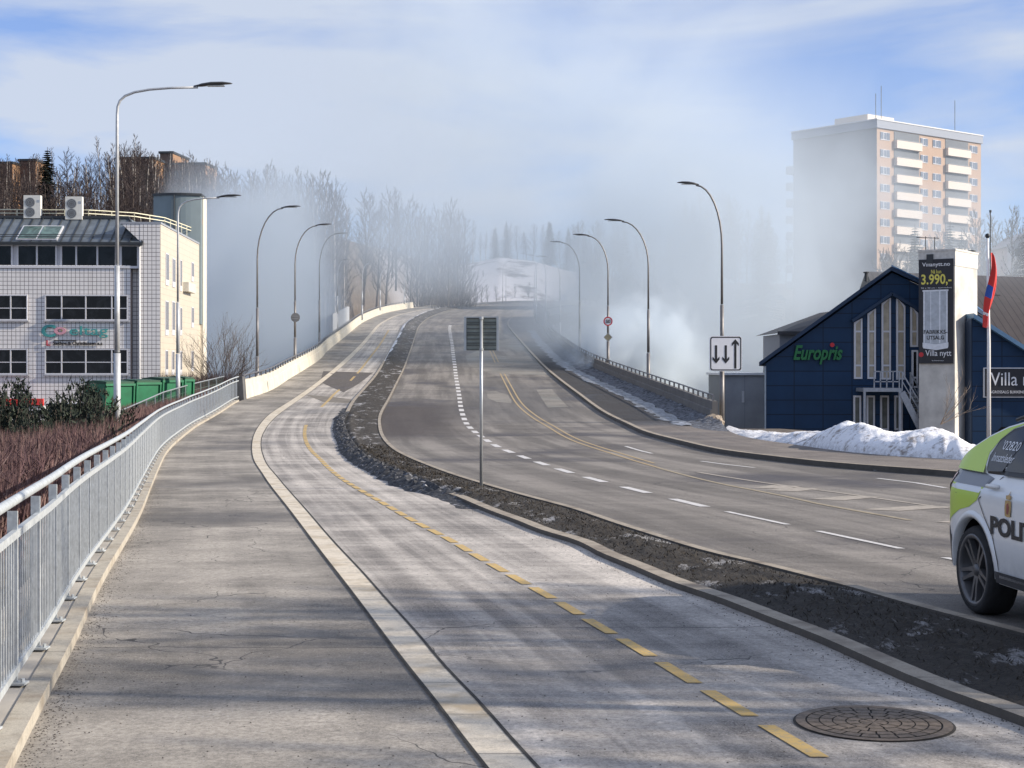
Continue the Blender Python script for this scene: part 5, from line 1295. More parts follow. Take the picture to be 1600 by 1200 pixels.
for k in range(34):
    px = 900 + 340 * (k + rnd.random()) / 34; Y = rnd.uniform(290, 340); top = 335 + 30 * math.sin(px * .021) + rnd.uniform(-18, 26)
    plant(rnd.choice(('s2', 'b4', 'b1', 'b3', 'b3')), px, Y, top, 'smoke-veiled tree behind the lamps on the pavement side', group='smoke veiled trees behind the right lamps')
plant('s2', 1083, 262, 322, 'spruce with spreading top veiled in smoke left of the lane sign lamp'); plant('s1', 1102, 266, 328, 'smaller spruce veiled in smoke right beside the spreading one'); plant('s1', 1190, 262, 318, 'dense column shaped spruce in smoke between lane sign lamp and apartment tower')
for k in range(26):
    px = 1372 + 165 * (k + rnd.random()) / 26; Y = rnd.uniform(205, 238); plant(rnd.choice(('b3', 'b4', 's2', 'b1')), px, Y, 352 + rnd.uniform(-8, 50), 'dark tree standing in front of the foot of the apartment tower', group='trees before the apartment tower')
for k in range(16):
    px = 1535 + 130 * (k + rnd.random()) / 16; Y = rnd.uniform(235, 300); plant(rnd.choice(('b3', 'b1', 's2', 'b4')), px, Y, 318 + rnd.uniform(-14, 40), 'hazy tree on the slope right of the apartment tower', group='trees right of the apartment tower')
for px, top, Y in ((696, 424, 436), (712, 430, 433), (722, 432, 434), (732, 428, 438), (741, 436, 432), (752, 440, 440), (708, 418, 445), (762, 438, 442), (776, 442, 446), (805, 440, 450), (826, 436, 450), (755, 420, 470), (810, 418, 480)):
    plant('p1', px, Y, top, 'grey bare bush on the snowy slope beyond the bridge end', 'bush', 'bare bushes on the snowy slope')
g = P3(346, 606, 84); bb = empty('bare_bush', g, 0, 'large rounded bare bush fanning out between the office wall and the parapet end pillar', 'bush'); m = MB()
for k in range(26):
    a = -1.25 + 2.5 * (k + rnd.random()) / 26; twig_mesh(m, (math.sin(a) * .25, rnd.uniform(-.3, .3), 0), (math.sin(a), rnd.uniform(-.4, .4), math.cos(a) + .15), 2.3 - .4 * abs(a), .022, 3 if k % 2 else 2)
m.build('branches', M('grey brown branches', (.15, .12, .10), .95, var=.3), bb, fix=False)
m = MB()
for k in range(2600):
    x = rnd.uniform(-3.6, .75); y = rnd.uniform(-1, 1); h = rnd.uniform(.2, .9); v = Vector((rnd.gauss(0, .15), 0, h)); m.face([(x - .012, y, -.3), (x + .012, y, -.3), Vector((x, y, .1)) + v])
m.build('undergrowth', mHEDGE0, bb, fix=False)
plant('p1', 376, 87, None, 'low bare bush directly behind the parapet end pillar', 'bush', h=2.4, z=(HZ - 612) / F * 87)
plant('p1', 322, 82, None, 'low bare bush next to the last green skip', 'bush', h=2.2, z=(HZ - 618) / F * 82)
# three bare trees and a lamp stand beyond the picture's right edge and shade the near paths
for x, y, h in ((17, 9.4, 11), (21.5, 11.5, 13.5), (26, 9.0, 14), (24, 13.5, 12), (16.0, 12.3, 9.5), (14, 11.2, 8.5), (28, 12.4, 15), (15, 8.3, 8)):
    o = plant('b3', 1700, 20, None, 'bare roadside tree standing near the police car', 'tree', 'bare trees beside the near road', h=h, z=-2.1); o.location = (x, y - 1.6, -2.1); o.scale = (1.15, .85, h / 14)
o = copy_tree([c for c in bpy.data.objects if c.name.startswith('street_lamp') and c.parent is None][1]); o.location = (8.6, 8.35, ZR(8.4)); o.rotation_euler = (0, 0, 1.4); tag(o, 'grey street lamp standing near the police car', 'street lamp'); del o['group']

# ------------------------------------------------------------------ twig hedge
mHEDGE = M('reddish purple twigs', (.125, .070, .068), .9, var=.4, scale=1.1); mHED2 = M('pale brown twigs', (.20, .13, .11), .9, var=.3)
m = MB(); hr_ = random.Random(5)
for k in range(85000):
    Y = 4.5 + 76 * hr_.random() ** 1.75; d = 1.0 + hr_.random() ** .8 * (3.6 + 1.6 * ss(12, 30, Y) - 2.8 * ss(45, 75, Y)); x = fA(Y) - d
    top = 1.26 - .12 * d + .16 * nz2(x, Y, .9) + hr_.uniform(-.25, .16) - .30 * ss(30, 70, Y); gz_ = ground(x, Y) - ZR(Y)
    hgt = max(.5, min(top - gz_, 1.9)) * hr_.uniform(.55, 1.05); z0 = ZR(Y) + top - hgt
    a = hr_.uniform(0, 6.28); wd = .0035 + .00035 * Y; c, s_ = math.cos(a) * wd, math.sin(a) * wd; lx, ly = hr_.gauss(0, .12), hr_.gauss(0, .12)
    m.cur = 1 if hr_.random() < .22 else 0
    m.face([(x - c, Y - s_, z0), (x + c, Y + s_, z0), (x + lx, Y + ly, z0 + hgt)])
    if Y < 30:
        for q in range(2):
            t = hr_.uniform(.3, .8); p0 = Vector((x + lx * t, Y + ly * t, z0 + hgt * t)); v = Vector((hr_.uniform(-1, 1), hr_.uniform(-1, 1), hr_.uniform(.4, 1.4))) * .16
            m.face([p0 - Vector((wd, 0, 0)), p0 + Vector((wd, 0, 0)), p0 + v])
hg = m.build('twig_hedge', [mHEDGE, mHED2], fix=False); tag(hg, 'leafless reddish purple twig hedge running behind the railing', 'hedge', kind='stuff')
# ------------------------------------------------------------------ evergreen shrubs
mJUN = M('dark juniper needles', (.014, .022, .014), .9, var=.55, scale=2); mJUN2 = M('greyish juniper tips', (.035, .045, .03), .9, var=.4, scale=3)
def juniper(seed, H, Wd):
    r_ = random.Random(seed); st_ = MB(); cr = MB()
    for b in range(34):
        a = r_.uniform(0, 6.28); t = r_.random(); L_ = H * (.6 + .5 * t) * (1 if b > 3 else 1.1); out_ = Wd * (1.15 - t) * r_.uniform(.5, 1)
        pts = []; 
        for k in range(7):
            f = k / 6; pts.append(Vector((math.cos(a) * out_ * f ** .7 + .15 * f * f, math.sin(a) * out_ * f ** .7, L_ * f ** 1.25)))
        st_.tube(pts, [.03 * (1 - .13 * k) for k in range(7)], 3, cap=False)
        for k in range(95):
            f = .18 + .82 * r_.random(); i = min(5, int(f * 6)); c = pts[i].lerp(pts[i + 1], f * 6 - i); dr = (pts[i + 1] - pts[i]).normalized()
            rr = (.24 * (1.12 - f) + .05); c = c + Vector((r_.gauss(0, 1), r_.gauss(0, 1), r_.gauss(0, 1))) * rr * .5
            v = (dr * 1.1 + Vector((r_.gauss(0, 1), r_.gauss(0, 1), r_.gauss(0, .7))) * .6).normalized() * r_.uniform(.08, .19)
            s_ = v.cross(Vector((r_.uniform(-1, 1), r_.uniform(-1, 1), r_.uniform(-1, 1)))).normalized() * .024
            cr.cur = 1 if r_.random() < .2 else 0; cr.face([c - s_, c + s_, c + v])
    return st_, cr
J = empty('evergreen_shrub'); st_, cr = juniper(3, 1.9, 1.0); st_.build('stems', mBARK, J, fix=False); cr.build('foliage', [mJUN, mJUN2], J, fix=False)
first = True
for px, top, Y, s_, lb in ((22, 588, 40, 1.0, 'tall dark evergreen shrub near the red fascia lettering'), (60, 640, 37, .9, 'low dark evergreen shrub in the gap below the red fascia'), (98, 618, 39, 1.0, 'middle dark evergreen shrub in front of the red fascia end'), (124, 589, 41, 1.1, 'tallest dark evergreen shrub below the office windows'),
                          (150, 600, 43, 1.0, 'dark evergreen shrub touching the first green skip'), (-18, 610, 39, 1.1, 'dark evergreen shrub cut by the picture edge'), (135, 640, 36, .95, 'dark low evergreen shrub just left of the tall lamp foot'), (40, 655, 34, .9, 'lowest dark evergreen shrub right behind the twig hedge')):
    o = J if first else copy_tree(J); first = False
    x = (px - CX) * Y / F; zt_ = (HZ - top) / F * Y; h = 2.5 * s_; o.location = (x, Y, zt_ - h); o.scale = (1.25 * s_, 1.25 * s_, h / 2.15); o.rotation_euler = (0, 0, px * .37); tag(o, lb, 'evergreen shrub', 'evergreen shrubs below the office')

# ------------------------------------------------------------------ brown blocks on the hill, white house
mBRK = M('brown brick in painted shade', (.115, .068, .052), .85, var=.15, scale=.5); mBRL = M('brown brick in painted sun', (.28, .16, .085), .85, var=.1, scale=.5)  # one brick in two tones: shade painted on the front, sun on the gable
def block(pa, pb, top, Y, dep, label, side_w=1.6):
    Sx = F / Y; p = P3(pa, 575, Y); zt_ = (HZ - top) / Sx; z0 = 12; o = empty('apartment_block', (p.x, Y, z0), R(-6), label, 'building'); W2 = (pb - pa) / Sx
    MB().box(0, W2, 0, dep, 0, zt_ - z0).build('wall', mBRK, o); MB().box(W2, W2 + .05, .1, dep, 0, zt_ - z0 - .02).build('gable_wall', mBRL, o); MB().box(-.2, W2 + .2, -.2, dep + .2, zt_ - z0, zt_ - z0 + .35).build('roof_edge', mSEAM, o)
    for fl in range(4):
        for k in range(int(W2 / 3.4)):
            x = 1 + k * 3.4; MB().box(x, x + 1.6, -.06, -.001, zt_ - z0 - 2.3 - fl * 2.8, zt_ - z0 - .9 - fl * 2.8).build('window', mREC, o)
    return o
block(-60, 22, 257, 238, 4, 'brown brick flats at the hill edge, cut by the picture side'); block(30, 56, 252, 240, 5, 'narrow brown brick block on the hill next to the lone spruce')
block(188, 241, 249, 236, 5, 'wide brown brick block on the hill right of the tall lamp'); block(250, 270, 240, 246, 8, 'small raised brick block on the hill, topmost of the flats'); block(262, 322, 258, 240, 6, 'long low brown brick block on the hill fading into smoke')
Yh2 = 245; p = P3(1574, 575, Yh2); Sx = F / Yh2; z0 = (HZ - 400) / Sx; wh = empty('white_house', (p.x, Yh2, z0 - 3), 0, 'white wooden house with pointed gable on the slope right of the tower', 'house')
MB().prism([(0, 0), (0, 3 + 1.5), (2.5, 3 + 3.4), (5.6, 3 + 1.2), (5.6, 0)], TY(0), 8).build('wall', mWSIGN, wh)
m = MB(); m.prism([(-.3, 4.3), (2.5, 6.4), (2.5, 6.65), (-.35, 4.5)], TY(-.4), 8.8).prism([(2.5, 6.4), (6.1, 3.7), (6.1, 3.95), (2.5, 6.65)], TY(-.4), 8.8); m.build('roof', M('snowy grey roof', (.5, .52, .56), .7), wh)
MB().box(1.2, 2.0, -.05, -.001, 3.0, 4.2).build('window', mREC, wh); MB().box(3.1, 3.9, -.05, -.001, 3.0, 4.0).build('window', mREC, wh)
p = P3(1165, 575, 270); Sx = F / 270; z0 = (HZ - 500) / Sx; lh = empty('white_house', (p.x, 270, z0), 0, 'faint pale house in the smoke right of the lane sign lamp', 'house')
MB().box(0, 7, 0, 6, 0, 3.6).build('wall', mBALC, lh); MB().prism([(-.4, 3.5), (3.5, 6), (7.4, 3.5)], TY(-.4), 6.8).build('roof', mZINC, lh); MB().box(1, 1.6, -.06, 0, 1.2, 2.8).build('window', mREC, lh)
# parked van and car by the office wall, half hidden by the shrubs
p = P3(28, 575, 84); v = empty('white_van', (p.x - 1.5, 84, -5.0), 0, 'white van parked under the red fascia behind the shrubs', 'van')
MB().prism([(0, .3), (0, 1.9), (.3, 2.15), (3.3, 2.15), (4.1, 1.35), (4.9, 1.15), (5.0, .35)], TY(0), 1.9).build('body', mWSIGN, v)
MB().prism([(3.0, 1.35), (3.0, 1.95), (3.3, 1.95), (3.9, 1.35)], TY(-.015), .01).build('window', mGLASS, v)
for x in (.95, 4.0):
    w_ = MB().prism([(x + a * .34 / .34, .34 + b) for a, b in disc(.34, 18)], TY(-.03), .24).build('wheel', mBLK, v); MB().prism([(x + a, .34 + b) for a, b in disc(.2, 14)], TY(-.04), .01).build('rim', mALU, w_)
# ------------------------------------------------------------------ police car
def paint(name, c, r=.3, coat=.6, dirt=.35):
    b = NB(name); col = b.mix(b.math('MULTIPLY', b.ramp(b.noise(b.obj(), 2.2, 6, .7), .42, .75), dirt), c, tuple(x * .55 + .03 for x in c))
    sep = b.n('ShaderNodeSeparateXYZ'); b.l(b.obj(), sep.inputs[0]); lo = b.math('MULTIPLY', b.ramp(sep.outputs[2], .25, .62, .55, 0), b.ramp(b.noise(b.obj(), 5, 5, .7), .3, .6))
    b.l(b.mix(lo, col, (.20, .18, .16)), b.b.inputs['Base Color']); b.b.inputs['Roughness'].default_value = r; b.b.inputs['Coat Weight'].default_value = coat; b.b.inputs['Coat Roughness'].default_value = .08; return b.m
mCW = paint('white car paint', (.80, .80, .79), dirt=.2); mCY = paint('fluorescent yellow film', (.50, .68, .05), .4, .3, .2); mCG = paint('grey reflective band', (.17, .18, .20), .35, .3); mCLAD = M('dark car cladding', (.035, .036, .04), .55, var=.2)
mTYRE = M('tyre rubber', (.018, .018, .019), .85, var=.3, scale=20, bump=.4); mRIM = M('grey alloy rim', (.13, .13, .135), .42, .6, var=.15); mCGL = glass('tinted car glass', (.006, .007, .009), .03); mCGL.node_tree.nodes['Principled BSDF'].inputs['Specular IOR Level'].default_value = .35
mTAIL = M('red tail light lens', (.42, .015, .02), .15, coat=.5); mGOLD = M('gold emblem print', (.50, .32, .12), .5, var=.3, scale=30); mCHR = M('chrome trim', (.55, .55, .56), .18, .9)
ug = -83.9; car = empty('police_car', (3.9 + .985 * math.cos(R(6)), 13.0 + .985 * math.sin(R(6)), ZR(13.0) - .0), R(ug), 'white and yellow police car with POLITI lettering parked beside the verge', 'police car')
def hw(s, z):
    y = .985 - .05 * max(0, (.62 - z)) ** 1 * 1.6 - .02 * ((z - .85) / .3) ** 2 * (z > .85) * (z < 1.2)
    if z > 1.05: y -= .58 * (z - 1.05) ** 1.08 + .0
    if s < .55: y -= .32 * ((.55 - s) / .55) ** 2.5
    if s > 4.2: y -= .32 * ((s - 4.2) / .7) ** 2.2
    return y
def car_panel(name, poly, mat, offs=0.0, sp=.09, parent=None, sides=(-1, 1), dense=True, thick=0):
    pts = []
    n = len(poly)
    for i in range(n):
        a, b = Vector(poly[i]), Vector(poly[(i + 1) % n]); k = max(1, int((b - a).length / sp))
        pts += [a.lerp(b, j / k) for j in range(k)]
    nb = len(pts); ed = [(i, (i + 1) % nb) for i in range(nb)]
    def inside(x, z):
        c = False
        for i in range(n):
            x0, z0 = poly[i]; x1, z1 = poly[(i + 1) % n]
            if (z0 > z) != (z1 > z) and x < (x1 - x0) * (z - z0) / (z1 - z0) + x0: c = not c
        return c
    xs = [p[0] for p in poly]; zs = [p[1] for p in poly]; bp = list(pts)
    x = min(xs) + sp * .5
    while x < max(xs):
        z = min(zs) + sp * .5
        while z < max(zs):
            if inside(x, z) and min((Vector((x, z)) - q).length for q in bp) > sp * .45: pts.append(Vector((x, z)))
            z += sp
        x += sp
    vs, es, fs, *_ = delaunay_2d_cdt([Vector(p) for p in pts], ed, [], 1, 1e-5)
    res = []
    for sd_ in sides:
        m = MB(); m.v = [(v[0] - .9, sd_ * (hw(v[0], v[1]) + offs), v[1]) for v in vs]; m.f = [tuple(f) for f in fs]; m.mi = [0] * len(fs)
        res.append(m.build(name, mat, parent, True, fix=False))
    return res
def arch(c, r=.435, n=16, a0=-6, a1=186): return [(c + r * math.cos(R(a0 + (a1 - a0) * k / n)), .385 + r * math.sin(R(a0 + (a1 - a0) * k / n))) for k in range(n + 1)]
top_ = [(.12, .36), (.04, .50), (.02, .75), (.05, .95), (.10, 1.10), (.22, 1.25), (.50, 1.40), (.70, 1.50), (.95, 1.585), (1.3, 1.655), (1.7, 1.71), (2.1, 1.735), (2.7, 1.715), (3.1, 1.63), (3.45, 1.42), (3.8, 1.14), (4.2, 1.06), (4.6, .97), (4.82, .82), (4.88, .6), (4.8, .36)]
body_poly = top_ + arch(3.83) + [(3.36, .32), (1.38, .32)] + arch(.9)
sides = car_panel('body', body_poly, mCW, 0, .07, car)
bd_ = sides[0]; me = bd_.data
# merge the two sides with the roof, tail and bonnet skin into one body mesh
bmx = bmesh.new(); bmx.from_mesh(sides[0].data); bmx.from_mesh(sides[1].data)
n = 10; rws = []
fine = []
for i in range(len(top_) - 1):
    a, b = Vector(top_[i]), Vector(top_[i + 1]); k = max(1, int((b - a).length / .08)); fine += [a.lerp(b, j / k) for j in range(k)]
fine.append(Vector(top_[-1]))
for p in fine:
    s_, z = p; w_ = hw(s_, z); row = []
    for j in range(n + 1):
        t = -1 + 2 * j / n; bul = 1 - t * t
        ds = (-.16 if s_ < .6 else 0) * bul * (1 if s_ < .3 else max(0, (.6 - s_) / .3)) + (.14 * bul * ss(4.3, 4.8, s_)); dz = .045 * bul * ss(.5, 1.2, s_) * (1 - ss(4.2, 4.7, s_))
        row.append(bmx.verts.new((s_ + ds - .9, t * w_, z + dz)))
    rws.append(row)
for a, b in zip(rws, rws[1:]):
    for j in range(n): bmx.faces.new((a[j], a[j + 1], b[j + 1], b[j]))
bmesh.ops.remove_doubles(bmx, verts=bmx.verts, dist=.004); bmesh.ops.recalc_face_normals(bmx, faces=bmx.faces)
for f in bmx.faces: f.smooth = True
bmx.to_mesh(me); bmx.free(); bpy.data.objects.remove(sides[1]); bd_.name = 'body'
me.set_sharp_from_angle(angle=R(40))
MB().box(-.55, 3.6, -.72, .72, .24, .85).build('underbody', mBLK, car)
V1 = (-1, 1)
def two(name, poly, mat, o_, lab=None, sp=.07, parent=car):
    r_ = car_panel(name, poly, mat, o_, sp, parent)
    for q in r_:
        if lab: q['label'] = lab
    return r_
two('livery_film', [(.225, 1.235), (.50, 1.388), (.71, 1.488), (.96, 1.573), (1.31, 1.643), (1.7, 1.698), (2.1, 1.724), (2.1, 1.665), (1.5, 1.65), (1.25, 1.62), (1.07, 1.57), (.94, 1.48), (.87, 1.36), (.95, 1.20), (.19, 1.205)], mCY, .0035, 'yellow film over the rear pillar')
two('livery_film', [(.15, 1.195), (.95, 1.195), (1.17, 1.165), (1.10, 1.085), (.115, 1.085)], mCG, .0045, 'grey reflective band')
two('livery_film', [(.06, .70), (.30, .72), (.48, .80), (.62, .86), (.82, .90), (.98, .97), (1.08, 1.105), (.115, 1.105), (.055, .93)], mCY, .0035, 'yellow film on the rear wing')
two('bumper_cladding', [(.045, .66), (.30, .69), (.445, .60), (.462, .40), (.47, .37), (.13, .37), (.05, .50)], mCLAD, .006)
two('sill_cladding', [(1.34, .42), (1.36, .33), (3.37, .33), (3.38, .44)], mCLAD, .02); two('sill_trim', [(1.45, .40), (1.45, .378), (3.3, .392), (3.3, .414)], mCHR, .028, sp=.2)
def band(c, r1, r2, a0, a1, n=22):
    A = [(c + r1 * math.cos(R(a0 + (a1 - a0) * k / n)), .385 + r1 * math.sin(R(a0 + (a1 - a0) * k / n))) for k in range(n + 1)]; B = [(c + r2 * math.cos(R(a0 + (a1 - a0) * k / n)), .385 + r2 * math.sin(R(a0 + (a1 - a0) * k / n))) for k in range(n + 1)]
    return A + B[::-1]
for c in (.9, 3.83):
    for sd_ in (-1, 1):
        P_ = band(c, .432, .49, -4, 184); m = MB(); k = len(P_) // 2
        A, B = P_[:k], P_[k:][::-1]
        m.grid([[(a[0] - .9, sd_ * (hw(*a) - .06), a[1]), (a[0] - .9, sd_ * (hw(*a) + .016), a[1]), ((a[0] + b[0]) / 2 - .9, sd_ * (hw(*b) + .020), (a[1] + b[1]) / 2), (b[0] - .9, sd_ * (hw(*b) + .001), b[1])] for a, b in zip(A, B)])
        m.build('wheel_arch_lip', mCW, car, True)
    m = MB(); m.grid([[(c + .434 * math.cos(R(a)) - .9, y, .385 + .434 * math.sin(R(a))) for y in (-.95, -.6)] for a in range(-10, 191, 10)]); m.grid([[(c + .434 * math.cos(R(a)) - .9, y, .385 + .434 * math.sin(R(a))) for y in (.6, .95)] for a in range(-10, 191, 10)])
    m.build('arch_liner', mBLK, car, True, fix=False)
q1 = two('window', [(1.02, 1.215), (.93, 1.34), (.97, 1.455), (1.10, 1.545), (1.28, 1.59), (1.42, 1.60), (1.30, 1.23)], mCGL, .008, sp=.05); q2 = two('window', [(1.335, 1.235), (1.455, 1.605), (2.30, 1.645), (2.30, 1.25)], mCGL, .008); two('window', [(2.37, 1.25), (2.37, 1.645), (2.72, 1.635), (3.02, 1.56), (3.38, 1.30), (3.40, 1.26)], mCGL, .008)
two('window_surround', [(1.0, 1.195), (.905, 1.34), (.945, 1.475), (1.09, 1.57), (1.28, 1.612), (1.5, 1.628), (2.3, 1.665), (2.75, 1.655), (3.06, 1.58), (3.46, 1.28), (3.46, 1.23)], mBLK, .0055, sp=.06)
for P_ in ([(1.305, 1.19), (1.02, .99), (1.015, .97), (1.14, .84), (1.30, .70), (1.375, .50), (1.385, .43), (1.393, .43), (1.384, .51), (1.31, .705), (1.15, .845), (1.027, .97), (1.033, .985), (1.32, 1.19)][::1], [(2.33, 1.2), (2.33, .45), (2.338, .45), (2.338, 1.2)], [(.33, 1.0), (.33, .995), (.55, .995), (.55, 1.0)]): two('panel_gap', P_, mBLK, .0065, sp=.2)
two('tail_light', [(.045, .955), (.09, 1.12), (.135, 1.185), (.40, 1.165), (.33, 1.06), (.2, .965)], mTAIL, .014)
for sd_ in (-1, 1):
    m = MB(); m.tube([(.28, sd_ * (hw(1.18, 1.09) + .01), 1.10), (.31, sd_ * (hw(1.2, 1.09) + .035), 1.105), (.44, sd_ * (hw(1.3, 1.09) + .035), 1.11), (.48, sd_ * (hw(1.3, 1.09) + .01), 1.11)], [.014, .02, .02, .014], 8); m.build('door_handle', mCW, car, True)
    m = MB(); m.tube([(a - .9, sd_ * (hw(a, z) - .02), z + .045) for a, z in ((1.05, 1.60), (1.3, 1.66), (1.6, 1.71), (2.2, 1.73), (2.7, 1.71), (2.95, 1.66))], .017, 6); m.build('roof_rail', mBLK, car, True)
    m = MB(); m.prism([(2.45, 1.18), (2.65, 1.18), (2.66, 1.34), (2.48, 1.36)], TY(min(sd_ * 1.0, sd_ * 1.18)), .18); m.build('wing_mirror', mCW, car)
    two_ = None
car_panel('headlight', [(4.45, .84), (4.55, .93), (4.78, .83), (4.8, .74), (4.6, .76)], mCHR, .01, .06, car)
# front and rear glass
m = MB(); m.face([(2.32, -.60, 1.62), (2.32, .60, 1.62), (2.86, .74, 1.20), (2.86, -.74, 1.20)]); m.v = [(x, y, z + .035) for x, y, z in m.v]; m.build('windscreen', mCGL, car, fix=False)
m = MB(); m.face([(-.60, -.62, 1.32), (-.60, .62, 1.32), (-.30, .56, 1.52), (-.30, -.56, 1.52)]); m.v = [(x - .10, y, z + .045) for x, y, z in m.v]; m.build('rear_window', mCGL, car, fix=False)
# wheels
def wheel(s, sd_):
    o_ = sd_ * .985; m = MB(); prof = [(.30, -.0), (.345, -.005), (.366, .03), (.372, .07), (.372, .20), (.366, .24), (.33, .26)]
    N = 40; m.grid([[((r_ + (.004 if k % 2 else 0) * (d_ > .02 and d_ < .25)) * math.cos(2 * math.pi * k / N), o_ - sd_ * d_, (r_ + (.004 if k % 2 else 0) * (d_ > .02 and d_ < .25)) * math.sin(2 * math.pi * k / N)) for r_, d_ in prof] for k in range(N + 1)])
    e = empty('wheel', (s - .9, 0, .372)); e.parent = car
    ty = m.build('tyre', mTYRE, e, True, fix=False)
    m = MB(); m.grid([[(r_ * math.cos(2 * math.pi * k / N), o_ - sd_ * d_, r_ * math.sin(2 * math.pi * k / N)) for r_, d_ in ((.305, .0), (.298, -.006), (.272, .0), (.262, .02), (.262, .20), (.0, .20))] for k in range(N + 1)])
    rm = m.build('rim', mRIM, e, True, fix=False)
    m = MB()
    def spoke(a, off):
        ca, sa = math.cos(a), math.sin(a); A = []
        for r_, h_, d_ in ((.05, .022, .03), (.15, .016, .018), (.225, .015, .012), (.272, .017, .004)):
            ox_ = off * (.35 + .65 * r_ / .27); c_ = Vector((r_ * ca - ox_ * sa, 0, r_ * sa + ox_ * ca)); t_ = Vector((-sa, 0, ca)) * h_
            A.append([tuple(c_ + t_ * 1.2 + Vector((0, o_ - sd_ * (d_ + .045), 0))), tuple(c_ + t_ + Vector((0, o_ - sd_ * d_, 0))), tuple(c_ - t_ + Vector((0, o_ - sd_ * d_, 0))), tuple(c_ - t_ * 1.2 + Vector((0, o_ - sd_ * (d_ + .045), 0)))])
        m.grid(A)
    for k in range(5):
        for f in (-.042, .042): spoke(2 * math.pi * k / 5 + .9, f)
    m.build('spokes', mRIM, e, fix=False)
    m = MB(); m.tube([(0, o_ - sd_ * .02, 0), (0, o_ - sd_ * .09, 0)], [.045, .075], 16); m.build('hub_cap', mRIM, e, True)
for s_ in (.9, 3.83):
    for sd_ in (-1, 1): wheel(s_, sd_)
# lettering on the camera side and the far side, bent to the panel
def car_text(name, s_, size, z0, s0, mat, width, sd_=-1, o_=.009):
    t_ = text_obj(name, s_, size, mat, car, (0, 0, 0), (0, 0, 0), ext=.0, bold=.006 if size > .1 else 0)
    bmq = bmesh.new(); bmq.from_mesh(t_.data); bmesh.ops.triangulate(bmq, faces=bmq.faces); bmesh.ops.subdivide_edges(bmq, edges=[e for e in bmq.edges if e.calc_length() > .06], cuts=2); bmq.to_mesh(t_.data); bmq.free()
    xs = [v.co.x for v in t_.data.vertices]; ys_ = [v.co.y for v in t_.data.vertices]; x0_, x1_ = min(xs), max(xs); k = width / (x1_ - x0_); kz = size / (max(ys_) - min(ys_)); y0_ = min(ys_)
    for v in t_.data.vertices:
        sx_1 = s0 + (v.co.x - x0_) * k if sd_ < 0 else s0 + width - (v.co.x - x0_) * k
        z = z0 + (v.co.y - y0_) * kz; v.co = (sx_1 - .9, sd_ * (hw(sx_1, z) + o_), z)
    return t_
mINK = M('black lettering film', (.02, .02, .022), .5)
car_text('lettering', 'POLITI', .155, .715, 1.27, mINK, .86); car_text('lettering', 'POLITI', .155, .715, 1.27, mINK, .86, 1)
mWF = M('white window lettering', (.75, .76, .78), .5); car_text('window_lettering', "'02820", .075, 1.40, 1.06, mWF, .33, o_=.012); car_text('window_lettering', 'Innsatsleder', .07, 1.30, 1.0, mWF, .40, o_=.012)
def emb(P_, mat, o_=.008): return car_panel('crest', P_, mat, o_, .03, car, (-1,))
emb([(1.55, .89), (1.60, .885), (1.65, .89), (1.66, .95), (1.655, 1.015), (1.60, 1.02), (1.545, 1.015), (1.54, .95)], mGOLD); emb([(1.56, 1.025), (1.64, 1.025), (1.65, 1.055), (1.61, 1.06), (1.603, 1.09), (1.597, 1.09), (1.59, 1.06), (1.55, 1.055)], mGOLD)
emb([(1.58, .91), (1.615, .905), (1.63, .96), (1.61, 1.0), (1.575, .985)], M('dark red crest centre', (.28, .07, .05), .5), .0095)

# ------------------------------------------------------------------ smoke
SMX = (-48, 62); SMY = (107, 182); SMZ = (-13, 54)
mb = MB().box(*SMX, *SMY, *SMZ); 
b = NB('drifting grey smoke'); b.t.nodes.remove(b.b); pos = b.pos(); sep = b.n('ShaderNodeSeparateXYZ'); tcx = b.n('ShaderNodeTexCoord').outputs['Object']; b.l(tcx, sep.inputs[0]); X_, Y_, Z_ = sep.outputs
def lin(v, a, c): return b.ramp(v, a, c)
def smr(v, a, c, lo=0, hi=1):
    x = b.n('ShaderNodeMapRange', interpolation_type='SMOOTHSTEP'); b.l(v, x.inputs[0]); x.inputs[1].default_value = a; x.inputs[2].default_value = c; x.inputs[3].default_value = lo; x.inputs[4].default_value = hi; return x.outputs[0]
nA = b.noise(tcx, .06, 6, .62, dist=1.0); nC = b.noise(tcx, .30, 5, .65, dist=.8); nB = b.noise(tcx, .02, 2, .5)
wv = b.math('MULTIPLY', b.math('SUBTRACT', nA, .5), 26)
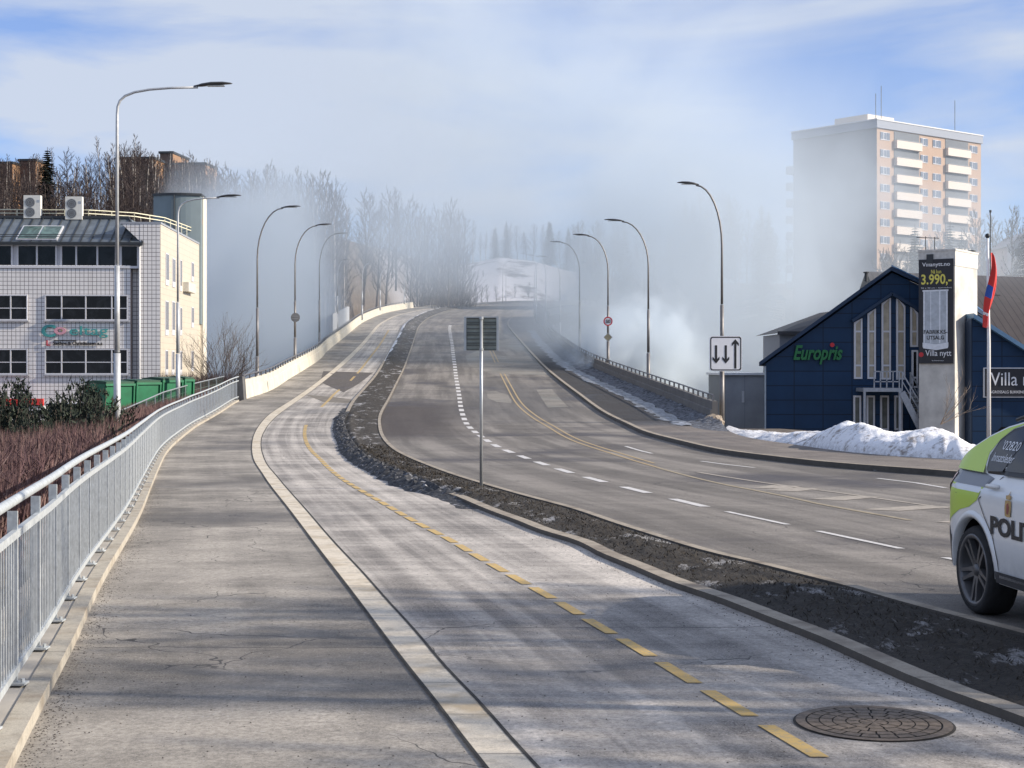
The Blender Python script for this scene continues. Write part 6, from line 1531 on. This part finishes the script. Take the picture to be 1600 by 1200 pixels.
Xw = b.math('ADD', X_, wv); Zw = b.math('ADD', Z_, b.math('MULTIPLY', b.math('SUBTRACT', nB, .5), 22))
puff = b.ramp(nA, .41, .60, .05, 2.1)
mul = lambda *a: (lambda r: r)(__import__('functools').reduce(lambda p, q: b.math('MULTIPLY', p, q), a))
edgeY = b.math('MULTIPLY', smr(Y_, 107, 120), smr(Y_, 182, 160))
Xl = b.math('ADD', X_, b.math('MULTIPLY', b.math('SUBTRACT', Y_, 107), .055))
Xq = b.math('ADD', b.math('ADD', X_, b.math('MULTIPLY', wv, .5)), b.math('MULTIPLY', b.math('SUBTRACT', Y_, 107), .2))
left = mul(smr(Xq, -25.5, -20.5), smr(Xl, -13.6, -18.5), smr(Zw, 17, 8), .11)
left2 = mul(smr(Xq, -25, -15), smr(X_, 6, -8), smr(Zw, 21, 12), smr(Z_, 5, 12), .009)
right = mul(smr(X_, -2, 12), smr(Xw, 54, 22), smr(Zw, 29, 3), .042)
mid = mul(smr(X_, -21, -5), smr(X_, 26, 10), smr(Zw, 50, 10), b.math('ADD', b.math('MULTIPLY', smr(Z_, 4, 12), .023), .006))
# the bright source below the right parapet
dx = b.math('SUBTRACT', X_, 9.3); dy = b.math('SUBTRACT', Y_, 113.5); dz = b.math('SUBTRACT', Z_, .2)
rr = b.math('SQRT', b.math('ADD', b.math('ADD', b.math('MULTIPLY', dx, dx), b.math('MULTIPLY', b.math('MULTIPLY', dy, dy), .4)), b.math('MULTIPLY', b.math('MULTIPLY', dz, dz), 1.3)))
src = mul(smr(b.math('ADD', rr, b.math('MULTIPLY', b.math('SUBTRACT', nC, .5), 14)), 5.6, 1.6), 1.3)
den = b.math('ADD', mul(b.math('ADD', b.math('ADD', left, left2), b.math('ADD', right, mid)), puff, edgeY), src)
vol = b.n('ShaderNodeVolumePrincipled'); vol.inputs['Color'].default_value = (.80, .88, .955, 1); vol.inputs['Anisotropy'].default_value = .1; b.l(den, vol.inputs['Density']); b.l(vol.outputs[0], b.o.inputs['Volume'])
sm = mb.build('smoke', b.m, fix=True); tag(sm, kind='stuff')
